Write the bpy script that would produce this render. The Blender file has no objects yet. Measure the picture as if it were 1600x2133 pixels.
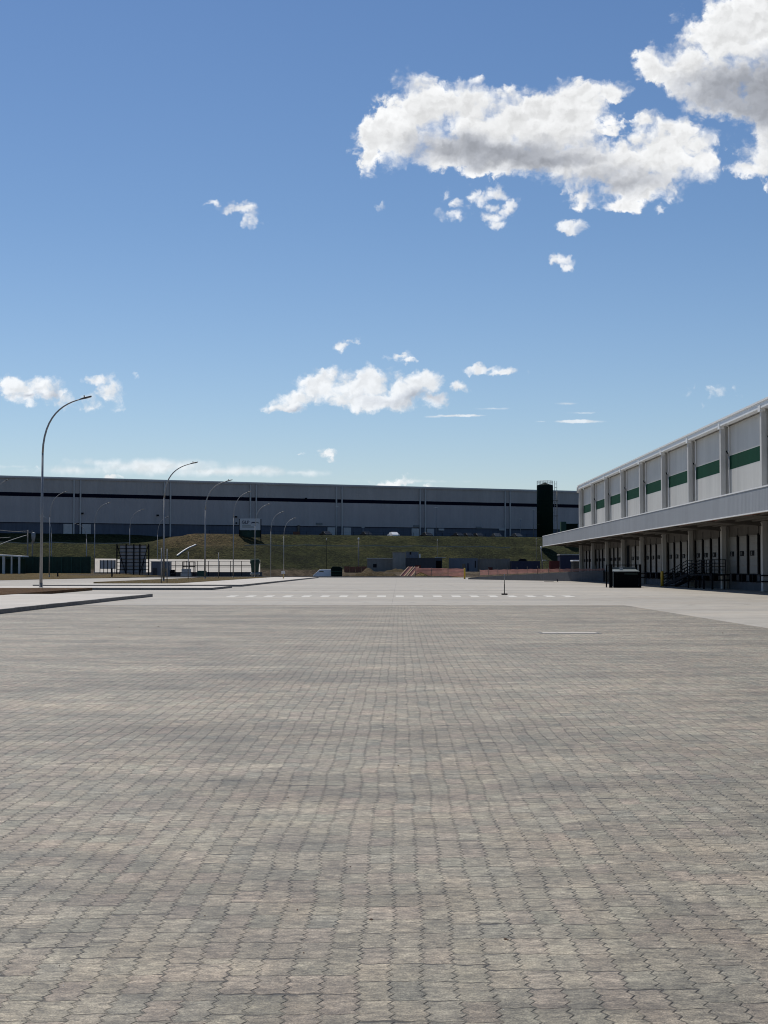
import bpy, math, random
from mathutils import Vector, Matrix
R = math.radians
random.seed(7)
C = bpy.context.scene.collection
SC = bpy.context.scene

# ------------------------------------------------------------------ camera
F, H = 3081.0, 1.5                     # focal length in photo pixels, eye height
VX, VY, CX, CY = 831.0, 1185.0, 800.0, 1066.5
cam = bpy.data.cameras.new('camera'); cam_o = bpy.data.objects.new('camera', cam); C.objects.link(cam_o)
cam.sensor_fit = 'VERTICAL'; cam.sensor_height = 36; cam.lens = 36*F/2133
SC.cycles.pixel_filter_type = 'BLACKMAN_HARRIS'; SC.cycles.filter_width = 1.05
cam.clip_start = .1; cam.clip_end = 20000
PITCH = math.atan((VY-CY)/F); YAW = math.atan((VX-CX)/F)
cam_o.location = (0, 0, H)
cam_o.rotation_euler = (R(90)+PITCH, 0, YAW)
SC.camera = cam_o
CR = cam_o.rotation_euler.to_matrix()
def ray(px, py):
    return CR @ Vector(((px-CX)/F, -(py-CY)/F, -1))
def at(px, py, Y):
    d = ray(px, py); t = Y/d.y
    return Vector((d.x*t, Y, H+d.z*t))
def gnd(px, py, z=0.0):
    d = ray(px, py); t = (z-H)/d.z
    return Vector((d.x*t, d.y*t, z))

# ------------------------------------------------------------------ light
SD = Vector((-.30, .50, 1.0)).normalized()      # towards the sun
EL = math.asin(SD.z); AZ = math.atan2(SD.x, SD.y)
sun = bpy.data.lights.new('sun', 'SUN'); sun.energy = 4.0; sun.angle = R(.53); sun.color = (1, .955, .88)
sun_o = bpy.data.objects.new('sun', sun); C.objects.link(sun_o)
sun_o.rotation_euler = SD.to_track_quat('Z', 'Y').to_euler(); sun_o.location = (0, 0, 60)
SC.view_settings.view_transform = 'Standard'; SC.view_settings.look = 'None'
SC.view_settings.exposure = 0.0; SC.view_settings.gamma = 1; SC.view_settings.use_curve_mapping = False

# ------------------------------------------------------------------ node helper
class NT:
    def __init__(s, tree): s.t = tree; s.n = tree.nodes; s.l = tree.links
    def put(s, sock, v):
        if isinstance(v, bpy.types.NodeSocket): s.l.new(v, sock)
        elif v is not None: sock.default_value = v
    def math(s, op, a, b=None, c=None, clamp=False):
        n = s.n.new('ShaderNodeMath'); n.operation = op; n.use_clamp = clamp
        s.put(n.inputs[0], a); s.put(n.inputs[1], b); s.put(n.inputs[2], c); return n.outputs[0]
    def vec(s, op, a, b=None, c=None, out=0):
        n = s.n.new('ShaderNodeVectorMath'); n.operation = op
        s.put(n.inputs[0], a)
        if b is not None: s.put(n.inputs['Scale'] if op == 'SCALE' else n.inputs[1], b)
        if c is not None: s.put(n.inputs[2], c)
        return n.outputs[out]
    def length(s, a): return s.vec('LENGTH', a, out='Value')
    def xyz(s, v):
        n = s.n.new('ShaderNodeSeparateXYZ'); s.put(n.inputs[0], v); return n.outputs
    def comb(s, x, y, z=0.0):
        n = s.n.new('ShaderNodeCombineXYZ')
        for i, v in enumerate((x, y, z)): s.put(n.inputs[i], v)
        return n.outputs[0]
    def noise(s, v, scale, detail=2.0, rough=.5, out='Fac', dim='3D', dist=0.0):
        n = s.n.new('ShaderNodeTexNoise'); n.noise_dimensions = dim
        s.put(n.inputs['Vector'], v); n.inputs['Scale'].default_value = scale
        n.inputs['Detail'].default_value = detail; n.inputs['Roughness'].default_value = rough
        n.inputs['Distortion'].default_value = dist
        return n.outputs[out]
    def voro(s, v, scale, sm=.6):
        n = s.n.new('ShaderNodeTexVoronoi'); n.voronoi_dimensions = '2D'; n.feature = 'SMOOTH_F1'
        s.put(n.inputs['Vector'], v); n.inputs['Scale'].default_value = scale; n.inputs['Smoothness'].default_value = sm
        return n.outputs['Distance']
    def wn(s, v, out='Value', dim='3D'):
        n = s.n.new('ShaderNodeTexWhiteNoise'); n.noise_dimensions = dim
        s.put(n.inputs['W' if dim == '1D' else 'Vector'], v); return n.outputs[out]
    def mapr(s, v, a, b, c=0.0, d=1.0, smooth=False):
        n = s.n.new('ShaderNodeMapRange'); n.interpolation_type = 'SMOOTHSTEP' if smooth else 'LINEAR'
        for i, x in enumerate((v, a, b, c, d)): s.put(n.inputs[i], x)
        return n.outputs[0]
    def mix(s, f, a, b, mode='MIX'):
        n = s.n.new('ShaderNodeMix'); n.data_type = 'RGBA'; n.blend_type = mode
        s.put(n.inputs[0], f)
        for i, x in ((6, a), (7, b)):
            if isinstance(x, (tuple, list)) and len(x) == 3: x = (*x, 1)
            s.put(n.inputs[i], x)
        return n.outputs[2]
    def ramp(s, f, stops):
        n = s.n.new('ShaderNodeValToRGB'); s.put(n.inputs[0], f); e = n.color_ramp.elements
        while len(e) < len(stops): e.new(.5)
        for k, (p, c) in zip(e, stops): k.position = p; k.color = (*c, 1)
        return n.outputs[0]
    def bump(s, h, dist=1.0, strength=1.0):
        n = s.n.new('ShaderNodeBump'); s.put(n.inputs['Height'], h)
        n.inputs['Distance'].default_value = dist; n.inputs['Strength'].default_value = strength
        return n.outputs[0]

# ------------------------------------------------------------------ world: sky and clouds
W = bpy.data.worlds.new('World'); SC.world = W; W.use_nodes = True
w = NT(W.node_tree); w.n.clear()
sky = w.n.new('ShaderNodeTexSky'); sky.sky_type = 'NISHITA'; sky.sun_disc = False
sky.sun_elevation = EL; sky.sun_rotation = AZ; sky.altitude = 700; sky.air_density = 1.0; sky.dust_density = .6; sky.ozone_density = 1.6
BS = .072
tc = w.n.new('ShaderNodeTexCoord').outputs['Generated']
dx, dy, dz = w.xyz(tc)[:3]
yy = w.math('MAXIMUM', dy, .05)
K = F/100.0                                        # unit: a hundred photo pixels at the horizon
u = w.math('DIVIDE', dx, yy); v = w.math('DIVIDE', dz, yy)
P0 = w.vec('SCALE', w.comb(u, v), K)
def cl(px, py):
    d = ray(px, py); return d.x/d.y*K, d.z/d.y*K
# domain warp for billowy outlines
wa = w.noise(P0, 1.6, 4, .55, 'Color'); wa = w.vec('SUBTRACT', wa, (.5, .5, .5))
P1 = w.vec('MULTIPLY_ADD', wa, (.55, .40, 0), P0)
wb = w.noise(P0, 6.0, 6, .58, 'Color'); wb = w.vec('SUBTRACT', wb, (.5, .5, .5))
P2 = w.vec('MULTIPLY_ADD', wb, (.26, .24, 0), P1)
P2 = w.vec('MULTIPLY', P2, (1, 1, 0))
def field(P, blobs, start=-3.0):
    acc = start
    for (px, py, rx, ry, s) in blobs:
        cx, cy = cl(px, py); ix, iy = 100./rx, 100./ry
        q = w.vec('MULTIPLY_ADD', P, (ix, iy, 0), (-cx*ix, -cy*iy, 0))
        f = w.math('MULTIPLY_ADD', w.length(q), -s, s)
        if isinstance(acc, float): acc = f
        else: acc = w.math('SMOOTH_MAX', acc, f, .12)
    return acc
BIG = [(880,232,92,72,1),(800,290,52,58,.9),(965,230,85,66,1),(1060,250,100,66,1),(1010,275,110,72,1),(1135,232,80,44,1),(1200,205,72,42,.9),(1262,192,50,24,.7),
       (1150,285,130,66,1),(1290,335,110,46,1),(1385,318,82,60,1),(1320,385,95,40,.9),(1245,360,90,44,.9),(1000,310,150,46,1),
       (1080,330,150,40,1),(1345,252,26,14,.5),(1450,335,40,40,.7),(775,330,22,38,.7),(850,290,80,50,.9),(930,320,90,36,.9),(1200,330,110,60,1),(1400,270,60,34,.7),(1370,305,70,44,.9),(1460,300,34,40,.6),(1205,240,66,40,.9),(1300,425,34,18,.6),(1225,410,30,22,.5),
       (1530,70,110,80,1),(1590,40,110,80,1),(1435,145,85,58,1),(1350,135,30,46,.8),(1500,165,120,76,1),(1600,190,110,86,1),
       (1610,320,66,46,1),(1570,352,52,18,.7),(1595,270,34,50,.8),(1800,160,200,190,1),(1850,-20,260,150,1),(1740,330,150,90,1)]
MID = [(610,835,48,26,1),(590,850,44,14,.8),(670,808,60,44,1),(760,805,90,44,1),(840,820,80,42,1),(890,800,42,30,.9),(770,835,130,26,1),(950,806,34,14,.7),
       (900,832,60,18,.6),(60,815,62,32,.9),(30,805,45,28,.9),(105,820,38,28,.7),(125,840,40,22,.5),(225,815,28,32,.75),(205,795,30,12,.6),(190,845,50,14,.4)]
WISP = [(930,402,22,26,.62),(950,425,20,22,.55),(940,448,26,20,.55),(985,405,22,16,.55),(1008,412,22,14,.55),(1050,405,34,16,.6),(1066,422,18,22,.55),(1045,440,26,16,.5),(1022,455,30,16,.65),(1035,470,22,14,.5),(1030,430,20,12,.45),
        (1185,470,34,15,.75),(1168,545,26,16,.6),(1180,560,16,12,.5),(500,440,40,12,.7),(530,458,20,18,.6),(442,427,14,7,.5),
        (735,712,22,9,.6),(712,722,24,10,.5),(832,742,26,9,.6),(850,752,16,6,.4),(1000,768,38,11,.7),(1045,778,34,8,.55),
        (293,777,16,9,.6),(620,945,14,5,.5),(680,948,20,13,.6),(825,1003,46,12,.65),(795,1008,30,9,.6),(885,1008,20,8,.4),(795,432,10,6,.15),
        (1370,440,14,7,.4),(235,992,18,6,.5),(75,975,16,8,.5),(1100,862,18,3,.4),(1497,815,14,4,.05)]
STREAK = [(955,866,62,3.2,1.2),(1030,851,40,3,.5),(1200,878,66,4.5,1.4),(1185,841,30,3,.45),(1130,878,22,3,.5),(905,868,22,3,.6),(1210,860,40,2.5,.4),
          (330,972,180,22,.9),(470,982,230,14,.75),(150,980,160,14,.6),(620,985,120,10,.5),(230,965,110,12,.5),(860,1002,120,5,.4),(30,972,70,6,.4)]
fb = field(P2, BIG); fm = field(P2, MID)
P2w = w.vec('MULTIPLY_ADD', wb, (.34, .30, 0), P1); P2w = w.vec('MULTIPLY', P2w, (1, 1, 0))
fw = field(P2w, WISP)
P3 = w.vec('MULTIPLY_ADD', wb, (.16, .05, 0), P0); P3 = w.vec('MULTIPLY', P3, (1, 1, 0))
fs = field(P3, STREAK)
def billow(P, fine=True):
    a = w.math('MULTIPLY', w.math('SUBTRACT', .42, w.voro(P, 1.9)), 1.0)
    b_ = w.math('MULTIPLY_ADD', w.math('SUBTRACT', .42, w.voro(P, 4.3)), .55, a)
    return w.math('MULTIPLY_ADD', w.math('SUBTRACT', .42, w.voro(P, 9.5, .4)), .26, b_) if fine else b_
Pb = w.vec('MULTIPLY_ADD', wb, (.22, .22, 0), w.vec('MULTIPLY_ADD', wa, (.35, .3, 0), w.vec('MULTIPLY', P0, (1, 1, 0))))
bil = billow(Pb)
Pr = w.vec('MULTIPLY_ADD', wb, (.30, .30, 0), w.vec('MULTIPLY', P1, (1, 1, 0)))
br1 = billow(Pr, False); br2 = billow(w.vec('ADD', Pr, (-.045, .08, 0)), False)
det2 = w.noise(w.vec('MULTIPLY', P0, (1, 1, 0)), 1.5, 9, .58); det2 = w.math('SUBTRACT', det2, .5)
nn = w.math('ADD', w.math('MULTIPLY', bil, .62), w.math('MULTIPLY', det2, .55))
db = w.math('ADD', fb, w.math('MULTIPLY_ADD', nn, .92, .14)); dm = w.math('ADD', fm, w.math('MULTIPLY', nn, .95))
soft = w.mapr(w.noise(P0, .9, 3, .5), .38, .62, .26, .85)
fil = w.noise(w.vec('MULTIPLY', P1, (1, 1, 0)), 11.0, 7, .66)
db = w.math('ADD', db, w.math('MULTIPLY', w.math('SUBTRACT', fil, .5), .40))
ab = w.mapr(db, -.02, soft, 0, 1, True); dm = w.math('ADD', dm, w.math('MULTIPLY', w.math('SUBTRACT', fil, .5), .5)); am = w.mapr(dm, -.02, .60, 0, .88, True)
aw = w.mapr(w.math('MULTIPLY_ADD', nn, 1.25, fw), .0, .62, 0, .85, True)
as_ = w.mapr(w.math('MULTIPLY_ADD', nn, .6, fs), .0, .8, 0, .66, True)
alpha = w.math('MAXIMUM', w.math('MAXIMUM', ab, am), w.math('MAXIMUM', aw, as_))
# grey shade of thick middles and flat bases, painted in as hand-placed blobs
SH = [(1050,318,170,32,1),(1140,335,120,26,1),(930,305,90,22,.7),(1570,190,140,62,1.7),(1640,200,140,84,1.8),(1470,190,60,36,.7),(1800,230,200,120,1.2),(1300,378,110,22,.45),
      (870,835,80,12,.5),(620,858,34,8,.5),(60,828,30,7,.6),(110,820,14,16,.5)]
Psh = w.vec('MULTIPLY_ADD', wa, (.9, .6, 0), P1); Psh = w.vec('MULTIPLY', Psh, (1, 1, 0))
fh = field(Psh, SH)
core = w.mapr(fh, -.6, .9, 0, 1, True)
# billow relief: difference of the detail noise towards the light
rel = w.mapr(w.math('SUBTRACT', br1, br2), -.30, .26, 0, 1, True)
rel = w.math('MULTIPLY_ADD', w.mapr(w.noise(P1, 2.6, 7, .6), .3, .7, -.5, .5), .7, rel)
th = w.mapr(db, .15, 1.1, 0, 1, True)
bright = w.math('SUBTRACT', 1.0, w.math('MULTIPLY', core, .50))
bright = w.math('MULTIPLY', bright, w.math('MULTIPLY_ADD', rel, .16, .86))
bright = w.math('MULTIPLY', bright, w.math('MULTIPLY_ADD', th, -.15, 1.03))
CB = 13.5
ccol = w.mix(core, (.98*CB, .99*CB, 1.0*CB), (.88*CB, .93*CB, 1.04*CB))
ccol = w.vec('SCALE', ccol, bright)
hor = w.mapr(v, .0, .40, 0, 1)
skyc = w.mix(1.0, sky.outputs[0], w.ramp(hor, [(0, (1.24, 1.24, 1.33)), (.25, (1.08, 1.18, 1.30)), (.6, (.90, 1.07, 1.24)), (1, (.80, 1.0, 1.22))]), 'MULTIPLY')
front = w.mapr(dy, .05, .2, 0, 1)
col = w.mix(w.math('MULTIPLY', alpha, front), skyc, ccol)
bg = w.n.new('ShaderNodeBackground'); w.put(bg.inputs[0], col); bg.inputs[1].default_value = BS
wo = w.n.new('ShaderNodeOutputWorld'); w.l.new(bg.outputs[0], wo.inputs[0])
W.cycles.sampling_method = 'MANUAL'; W.cycles.sample_map_resolution = 512

# ------------------------------------------------------------------ materials
def new_mat(name, rough=.7, metal=0.0, spec=.5):
    m = bpy.data.materials.new(name); m.use_nodes = True
    t = NT(m.node_tree); b = t.n['Principled BSDF']
    b.inputs['Roughness'].default_value = rough; b.inputs['Metallic'].default_value = metal
    b.inputs['Specular IOR Level'].default_value = spec
    pos = t.n.new('ShaderNodeNewGeometry').outputs['Position']
    return m, t, b, pos
def plain(name, col, rough=.6, metal=0.0, var=.12, scale=2.0, spec=.5, streak=0.0):
    m, t, b, pos = new_mat(name, rough, metal, spec)
    n = t.noise(pos, scale, 5, .6)
    f = t.mapr(n, .25, .75, 1-var, 1+var)
    if streak:
        s = t.noise(t.vec('MULTIPLY', pos, (1.7, 1.7, .12)), 1.3, 4, .6)
        f = t.math('MULTIPLY', f, t.mapr(s, .3, .7, 1-streak, 1+streak*.4))
    c = t.vec('SCALE', (*col[:3],), f)
    t.put(b.inputs['Base Color'], c)
    t.put(b.inputs['Roughness'], t.mapr(t.noise(pos, scale*3, 3), .3, .7, max(rough-.08, .05), min(rough+.08, 1)))
    return m
def ribbed(name, col, axis, pitch, depth, rough=.5, var=.06, streak=.1, spec=.3):
    m, t, b, pos = new_mat(name, rough, spec=spec)
    p = t.vec('DOT_PRODUCT', pos, axis, out='Value')
    r = t.math('PINGPONG', p, pitch/2)
    h = t.mapr(r, pitch*.12, pitch*.2, 0, 1, True)
    n = t.noise(pos, .25, 4, .6); s = t.noise(t.vec('MULTIPLY', pos, (1.2, 1.2, .1)), 1.0, 4, .6)
    panel = t.wn(t.math('FLOOR', t.math('DIVIDE', p, 1.1)), dim='1D')
    f = t.math('MULTIPLY', t.mapr(n, .3, .7, 1-var, 1+var), t.mapr(s, .3, .7, 1-streak, 1+streak*.3))
    f = t.math('MULTIPLY', f, t.mapr(panel, 0, 1, .96, 1.03))
    t.put(b.inputs['Base Color'], t.vec('SCALE', (*col,), f))
    t.put(b.inputs['Normal'], t.bump(t.math('MULTIPLY', h, depth)))
    return m

# interlocking concrete pavers with zigzag flanks
def paver_mat():
    m, t, b, pos = new_mat('interlocking_pavers', .60, spec=.5)
    x, y = t.xyz(pos)[:2]
    lw = t.noise(pos, .85, 3, .55, 'Color'); lx, ly = t.xyz(lw)[:2]
    lw2 = t.xyz(t.noise(pos, 2.6, 2, .5, 'Color'))
    y1 = t.math('MULTIPLY_ADD', t.math('SUBTRACT', ly, .5), .05, y)
    x1 = t.math('MULTIPLY_ADD', t.math('SUBTRACT', lx, .5), .09, x)
    x1 = t.math('MULTIPLY_ADD', t.math('SUBTRACT', lw2[0], .5), .035, x1)
    x1 = t.math('ADD', x1, 500.0); y1 = t.math('ADD', y1, 500.0)
    L, Wd, Pz, A = .24, .1215, .08, .021
    tri = t.math('MULTIPLY', t.math('SUBTRACT', t.math('PINGPONG', y1, Pz/2), Pz/4), A/(Pz/2))
    x2 = t.math('ADD', x1, tri)
    q = t.math('DIVIDE', x2, Wd); colm = t.math('FLOOR', q); fx = t.math('FRACT', q)
    rnd = t.wn(colm, dim='1D')
    # columns step in groups so that cross joints line up over two or three stones
    grp = t.wn(t.math('FLOOR', t.math('DIVIDE', t.math('ADD', colm, t.math('FLOOR', t.math('MULTIPLY', y1, .35))), 2.0)), dim='1D')
    off = t.math('ADD', t.math('MULTIPLY', t.math('FLOOR', t.math('MULTIPLY', grp, 3.0)), L/3), t.math('MULTIPLY', rnd, .010))
    wav = t.math('MULTIPLY', t.math('SINE', t.math('MULTIPLY', fx, 6.283)), .006)
    y2 = t.math('ADD', t.math('ADD', y1, off), wav)
    r_ = t.math('DIVIDE', y2, L); row = t.math('FLOOR', r_); fy = t.math('FRACT', r_)
    jn = t.noise(pos, 5.0, 3, .6)
    jn2 = t.noise(pos, 1.3, 2, .5)
    ex = t.math('PINGPONG', x2, Wd/2); ey = t.math('PINGPONG', y2, L/2)
    # joint half-widths wander: pinched shut in places, open in others
    jw = t.mapr(t.math('ADD', t.math('MULTIPLY', jn, .6), t.math('MULTIPLY', jn2, .4)), .43, .66, .0001, .0038)
    id_ = t.comb(colm, row, 3.1); rid = t.wn(id_, 'Color'); ra, rb, rc = t.xyz(rid)[:3]
    jw2 = t.math('MULTIPLY', jw, t.mapr(t.wn(t.comb(t.math('FLOOR', t.math('DIVIDE', colm, 3.0)), t.math('FLOOR', t.math('ADD', r_, .5)), 9.0)), 0, 1, .5, 4.2))
    mx = t.mapr(t.math('SUBTRACT', ex, jw), 0, .0018, 1, 0, True)
    my = t.mapr(t.math('SUBTRACT', ey, jw2), 0, .0018, 1, 0, True)
    seg = t.mapr(t.wn(t.comb(colm, row, 21.7)), .25, .85, .18, 1.0)
    my = t.math('MINIMUM', t.math('MULTIPLY', my, 1.5), 1.0)
    j = t.math('MAXIMUM', t.math('MULTIPLY', mx, seg), my)
    jvis = t.mapr(t.noise(pos, 5.0, 5, .7), .42, .60, .05, 1.0)
    dust = t.mapr(t.noise(pos, .45, 3), .35, .6, .75, 1.0)
    jd = t.math('MULTIPLY', t.math('MULTIPLY', j, jvis), dust)
    # stone colour
    base = t.ramp(ra, [(0, (.228, .199, .141)), (.3, (.242, .198, .148)), (.55, (.212, .193, .140)), (.8, (.254, .217, .157)), (1, (.200, .184, .139))])
    tint = t.mapr(rb, 0, 1, .92, 1.08)
    big = t.mapr(t.noise(t.vec('MULTIPLY', pos, (.5, 1.3, 1)), .32, 5, .68), .36, .64, .72, 1.24)
    mid = t.mapr(t.noise(t.vec('MULTIPLY', pos, (.8, 1.6, 1)), 1.5, 7, .76), .36, .64, .71, 1.27)
    spk = t.mapr(t.noise(pos, 110, 3, .8), .32, .68, .45, 1.55)
    spk2 = t.mapr(t.noise(t.vec('MULTIPLY', pos, (.7, 1.2, 1)), 24, 6, .85), .36, .64, .42, 1.58)
    pores = t.mapr(t.noise(pos, 90, 4, .75), .60, .70, 1.0, .42)
    flk = t.mapr(t.noise(pos, 55, 3, .8), .62, .74, 1.0, .52)
    blot = t.mapr(t.noise(t.vec('MULTIPLY', pos, (1, 1.4, 1)), 8.0, 5, .75), .36, .64, .72, 1.26)
    f = t.math('MULTIPLY', t.math('MULTIPLY', tint, big), t.math('MULTIPLY', mid, spk))
    f = t.math('MULTIPLY', t.math('MULTIPLY', f, blot), flk)
    f = t.math('MULTIPLY', f, t.math('MULTIPLY', pores, spk2))
    # faint wheel lanes worn into the yard
    lane = t.math('PINGPONG', t.math('ADD', x1, t.math('MULTIPLY', t.noise(t.vec('MULTIPLY', pos, (.0, .06, 0)), 1.0, 2), 6.0)), 1.1)
    lane = t.math('MULTIPLY', t.mapr(lane, 0, .28, 1, 0, True), t.mapr(t.noise(pos, .13, 3), .46, .6, 0, 1, True))
    f = t.math('MULTIPLY', f, t.math('MULTIPLY_ADD', lane, -.13, 1.0))
    c = t.vec('SCALE', base, f)
    pinkn = t.mapr(t.noise(pos, .7, 5, .7), .44, .62, 0, .5)
    c = t.mix(pinkn, c, t.mix(1.0, c, (1.07, .965, .90), 'MULTIPLY'))
    grn = t.mapr(t.noise(t.vec('ADD', pos, (40, 9, 0)), .8, 4, .6), .5, .7, 0, .5)
    c = t.mix(grn, c, t.mix(1.0, c, (.94, .99, .98), 'MULTIPLY'))
    c = t.mix(jd, c, (.030, .025, .020))
    t.put(b.inputs['Base Color'], c)
    # height: gaps, worn chamfer, slight tilt of each stone, grain
    cham = t.mapr(t.math('MINIMUM', ex, ey), 0, .009, 0, 1, True)
    tilt = t.math('ADD', t.math('MULTIPLY', t.math('SUBTRACT', fx, .5), t.math('SUBTRACT', rb, .5)),
                  t.math('MULTIPLY', t.math('SUBTRACT', fy, .5), t.math('SUBTRACT', rc, .5)))
    h = t.math('MULTIPLY', tilt, .007)
    h = t.math('MULTIPLY_ADD', cham, .0055, h)
    h = t.math('MULTIPLY_ADD', jd, -.004, h)
    h = t.math('MULTIPLY_ADD', t.noise(pos, 90, 4, .75), .0035, h)
    h = t.math('MULTIPLY_ADD', t.noise(pos, 14, 5, .7), .0075, h)
    t.put(b.inputs['Normal'], t.bump(h))
    return m
def concrete_mat(name, col, joint=5.0, stain=.12, rough=.7):
    m, t, b, pos = new_mat(name, rough, spec=.5)
    x, y = t.xyz(pos)[:2]
    a = t.mapr(t.noise(t.vec('MULTIPLY', pos, (.35, 1.6, 1)), .10, 5, .6), .3, .7, 1-stain, 1+stain)
    c2 = t.mapr(t.noise(pos, 1.2, 5, .65), .3, .7, 1-stain*.6, 1+stain*.5)
    c3 = t.mapr(t.noise(pos, 40, 3, .7), .3, .7, .9, 1.1)
    ex = t.math('PINGPONG', t.math('ADD', x, 500.3), joint/2); ey = t.math('PINGPONG', t.math('ADD', y, 500.0), joint/2)
    j = t.mapr(t.math('MINIMUM', ex, ey), .006, .014, 1, 0)
    slab = t.mapr(t.wn(t.comb(t.math('FLOOR', t.math('DIVIDE', t.math('ADD', x, 500.3+joint/2), joint)), t.math('FLOOR', t.math('DIVIDE', t.math('ADD', y, 500+joint/2), joint)), 0)), 0, 1, .965, 1.03)
    f = t.math('MULTIPLY', t.math('MULTIPLY', a, c2), t.math('MULTIPLY', c3, slab))
    c = t.vec('SCALE', (*col,), f)
    ln = t.math('PINGPONG', t.math('ADD', t.math('ADD', x, t.math('MULTIPLY', y, .12)), t.math('MULTIPLY', t.noise(t.vec('MULTIPLY', pos, (.02, .05, 0)), 1.0, 2), 26.0)), 1.05)
    ln = t.math('MULTIPLY', t.mapr(ln, 0, .22, 1, 0, True), t.mapr(t.noise(pos, .07, 3), .45, .6, 0, 1, True))
    c = t.vec('SCALE', c, t.math('MULTIPLY_ADD', ln, -.17, 1.0))
    warm = t.mapr(t.noise(pos, .35, 4, .6), .45, .7, 0, .5)
    c = t.mix(warm, c, t.mix(1.0, c, (1.07, .98, .88), 'MULTIPLY'))
    c = t.mix(t.math('MULTIPLY', j, .5), c, (.10, .095, .085))
    t.put(b.inputs['Base Color'], c)
    h = t.math('MULTIPLY', t.noise(pos, 60, 3, .6), .0015)
    t.put(b.inputs['Normal'], t.bump(h))
    return m
def grass_mat(name, c1, c2, c3, sc=.35):
    m, t, b, pos = new_mat(name, .95, spec=.15)
    n = t.noise(pos, sc, 6, .65); n2 = t.noise(t.vec('MULTIPLY', pos, (1, 1, 2.2)), sc*6, 5, .7)
    f = t.math('ADD', t.math('MULTIPLY', n, .6), t.math('MULTIPLY', n2, .4))
    c = t.ramp(f, [(.36, c1), (.50, c2), (.66, c3)])
    dk = t.mapr(t.noise(pos, sc*11, 4, .7), .30, .62, .45, 1.15)
    t.put(b.inputs['Base Color'], t.vec('SCALE', c, dk))
    t.put(b.inputs['Normal'], t.bump(t.math('MULTIPLY', t.noise(pos, sc*8, 5, .7), .9)))
    return m
# terrain: grass on the banks, bare soil on the low yard
def terrain_mat():
    m, t, b, pos = new_mat('terrain', .95, spec=.12)
    x, y, z = t.xyz(pos)[:3]
    n = t.noise(pos, .10, 6, .65); n2 = t.noise(t.vec('MULTIPLY', pos, (.5, .8, 2.2)), .9, 6, .72)
    f = t.math('ADD', t.math('MULTIPLY', n, .55), t.math('MULTIPLY', n2, .45))
    g = t.ramp(f, [(.38, (.014, .018, .007)), (.50, (.034, .040, .013)), (.62, (.070, .068, .023)), (.74, (.11, .084, .038))])
    dk = t.mapr(t.noise(t.vec('MULTIPLY', pos, (1, 1, 2.5)), 1.5, 7, .78), .36, .62, .22, 1.35)
    g = t.vec('SCALE', g, dk)
    # brown worn patch on the left half of the long bank
    bx = t.math('MULTIPLY', t.mapr(x, -58, -50, 0, 1, True), t.mapr(x, -44, -26, 1, 0, True))
    bz = t.mapr(z, 5.5, 7.5, .25, 1, True)
    br = t.math('MULTIPLY', t.math('MULTIPLY', bx, bz), t.mapr(n2, .35, .6, .3, 1))
    g = t.mix(br, g, t.vec('SCALE', (.13, .092, .046), dk))
    s = t.ramp(t.noise(pos, .5, 6, .65), [(.35, (.055, .042, .028)), (.6, (.13, .10, .065)), (.8, (.17, .14, .09))])
    soil = t.mapr(t.math('ADD', z, t.math('MULTIPLY', t.math('SUBTRACT', n2, .5), 1.5)), 1.0, 1.7, 1, 0, True)
    c = t.mix(soil, g, s)
    t.put(b.inputs['Base Color'], c)
    t.put(b.inputs['Normal'], t.bump(t.math('MULTIPLY', t.noise(pos, 2.2, 6, .7), .7)))
    return m

M = {}
M['pavers'] = paver_mat()
M['apron'] = concrete_mat('pale_concrete', (.315, .288, .244), stain=.22)
M['walk'] = concrete_mat('sidewalk_concrete', (.43, .395, .345), 1.5, .08)
M['kerb'] = plain('kerb_concrete', (.17, .165, .155), .85, var=.25, scale=4)
M['terrain'] = terrain_mat()
M['soil'] = grass_mat('reddish_soil', (.15, .085, .04), (.22, .125, .06), (.27, .17, .085), .5)
M['drygrass'] = grass_mat('dry_grass', (.10, .085, .03), (.17, .12, .045), (.19, .13, .065), .3)
M['slope'] = concrete_mat('weathered_slope_concrete', (.31, .285, .245), 3.0, .14)
M['paint'] = plain('road_paint', (.68, .66, .60), .7, var=.22, scale=5)
M['white'] = plain('white_paint', (.70, .69, .67), .5, var=.05, scale=.8, streak=.08)
M['pilaster'] = plain('precast_concrete_painted', (.50, .485, .455), .65, var=.07, scale=.9, streak=.12)
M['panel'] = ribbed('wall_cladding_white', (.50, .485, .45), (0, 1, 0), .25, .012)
M['green'] = ribbed('wall_cladding_green', (.004, .042, .023), (0, 1, 0), .25, .012, .8, spec=.08)
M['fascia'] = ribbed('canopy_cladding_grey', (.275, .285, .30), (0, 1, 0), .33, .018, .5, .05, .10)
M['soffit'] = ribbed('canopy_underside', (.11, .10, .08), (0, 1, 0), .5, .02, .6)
M['gutter'] = plain('galvanised_gutter', (.66, .66, .65), .45, var=.08, scale=2)
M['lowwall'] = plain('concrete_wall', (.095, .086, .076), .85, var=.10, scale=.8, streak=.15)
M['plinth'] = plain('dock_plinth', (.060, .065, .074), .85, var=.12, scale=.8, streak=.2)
M['door'] = ribbed('dock_door_panels', (.23, .222, .205), (0, 0, 1), .55, .01, .5)
M['rubber'] = plain('black_rubber', (.006, .006, .008), .85, var=.2, spec=.1)
M['steel'] = plain('dark_painted_steel', (.012, .014, .018), .9, var=.2, scale=4, spec=.04)
M['galv'] = plain('galvanised_steel', (.25, .25, .25), .5, .3, var=.08, scale=3)
M['head'] = plain('lamp_housing', (.05, .055, .06), .5, var=.1)
M['lens'] = plain('lamp_lens', (.5, .5, .48), .3, var=.05)
M['yellow'] = plain('yellow_paint', (.55, .36, .03), .55, var=.12, scale=3, streak=.15)
M['farwall'] = ribbed('far_wall_panels', (.375, .35, .345), (.9, .44, 0), 1.2, .02, .65, .05, .06)
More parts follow.
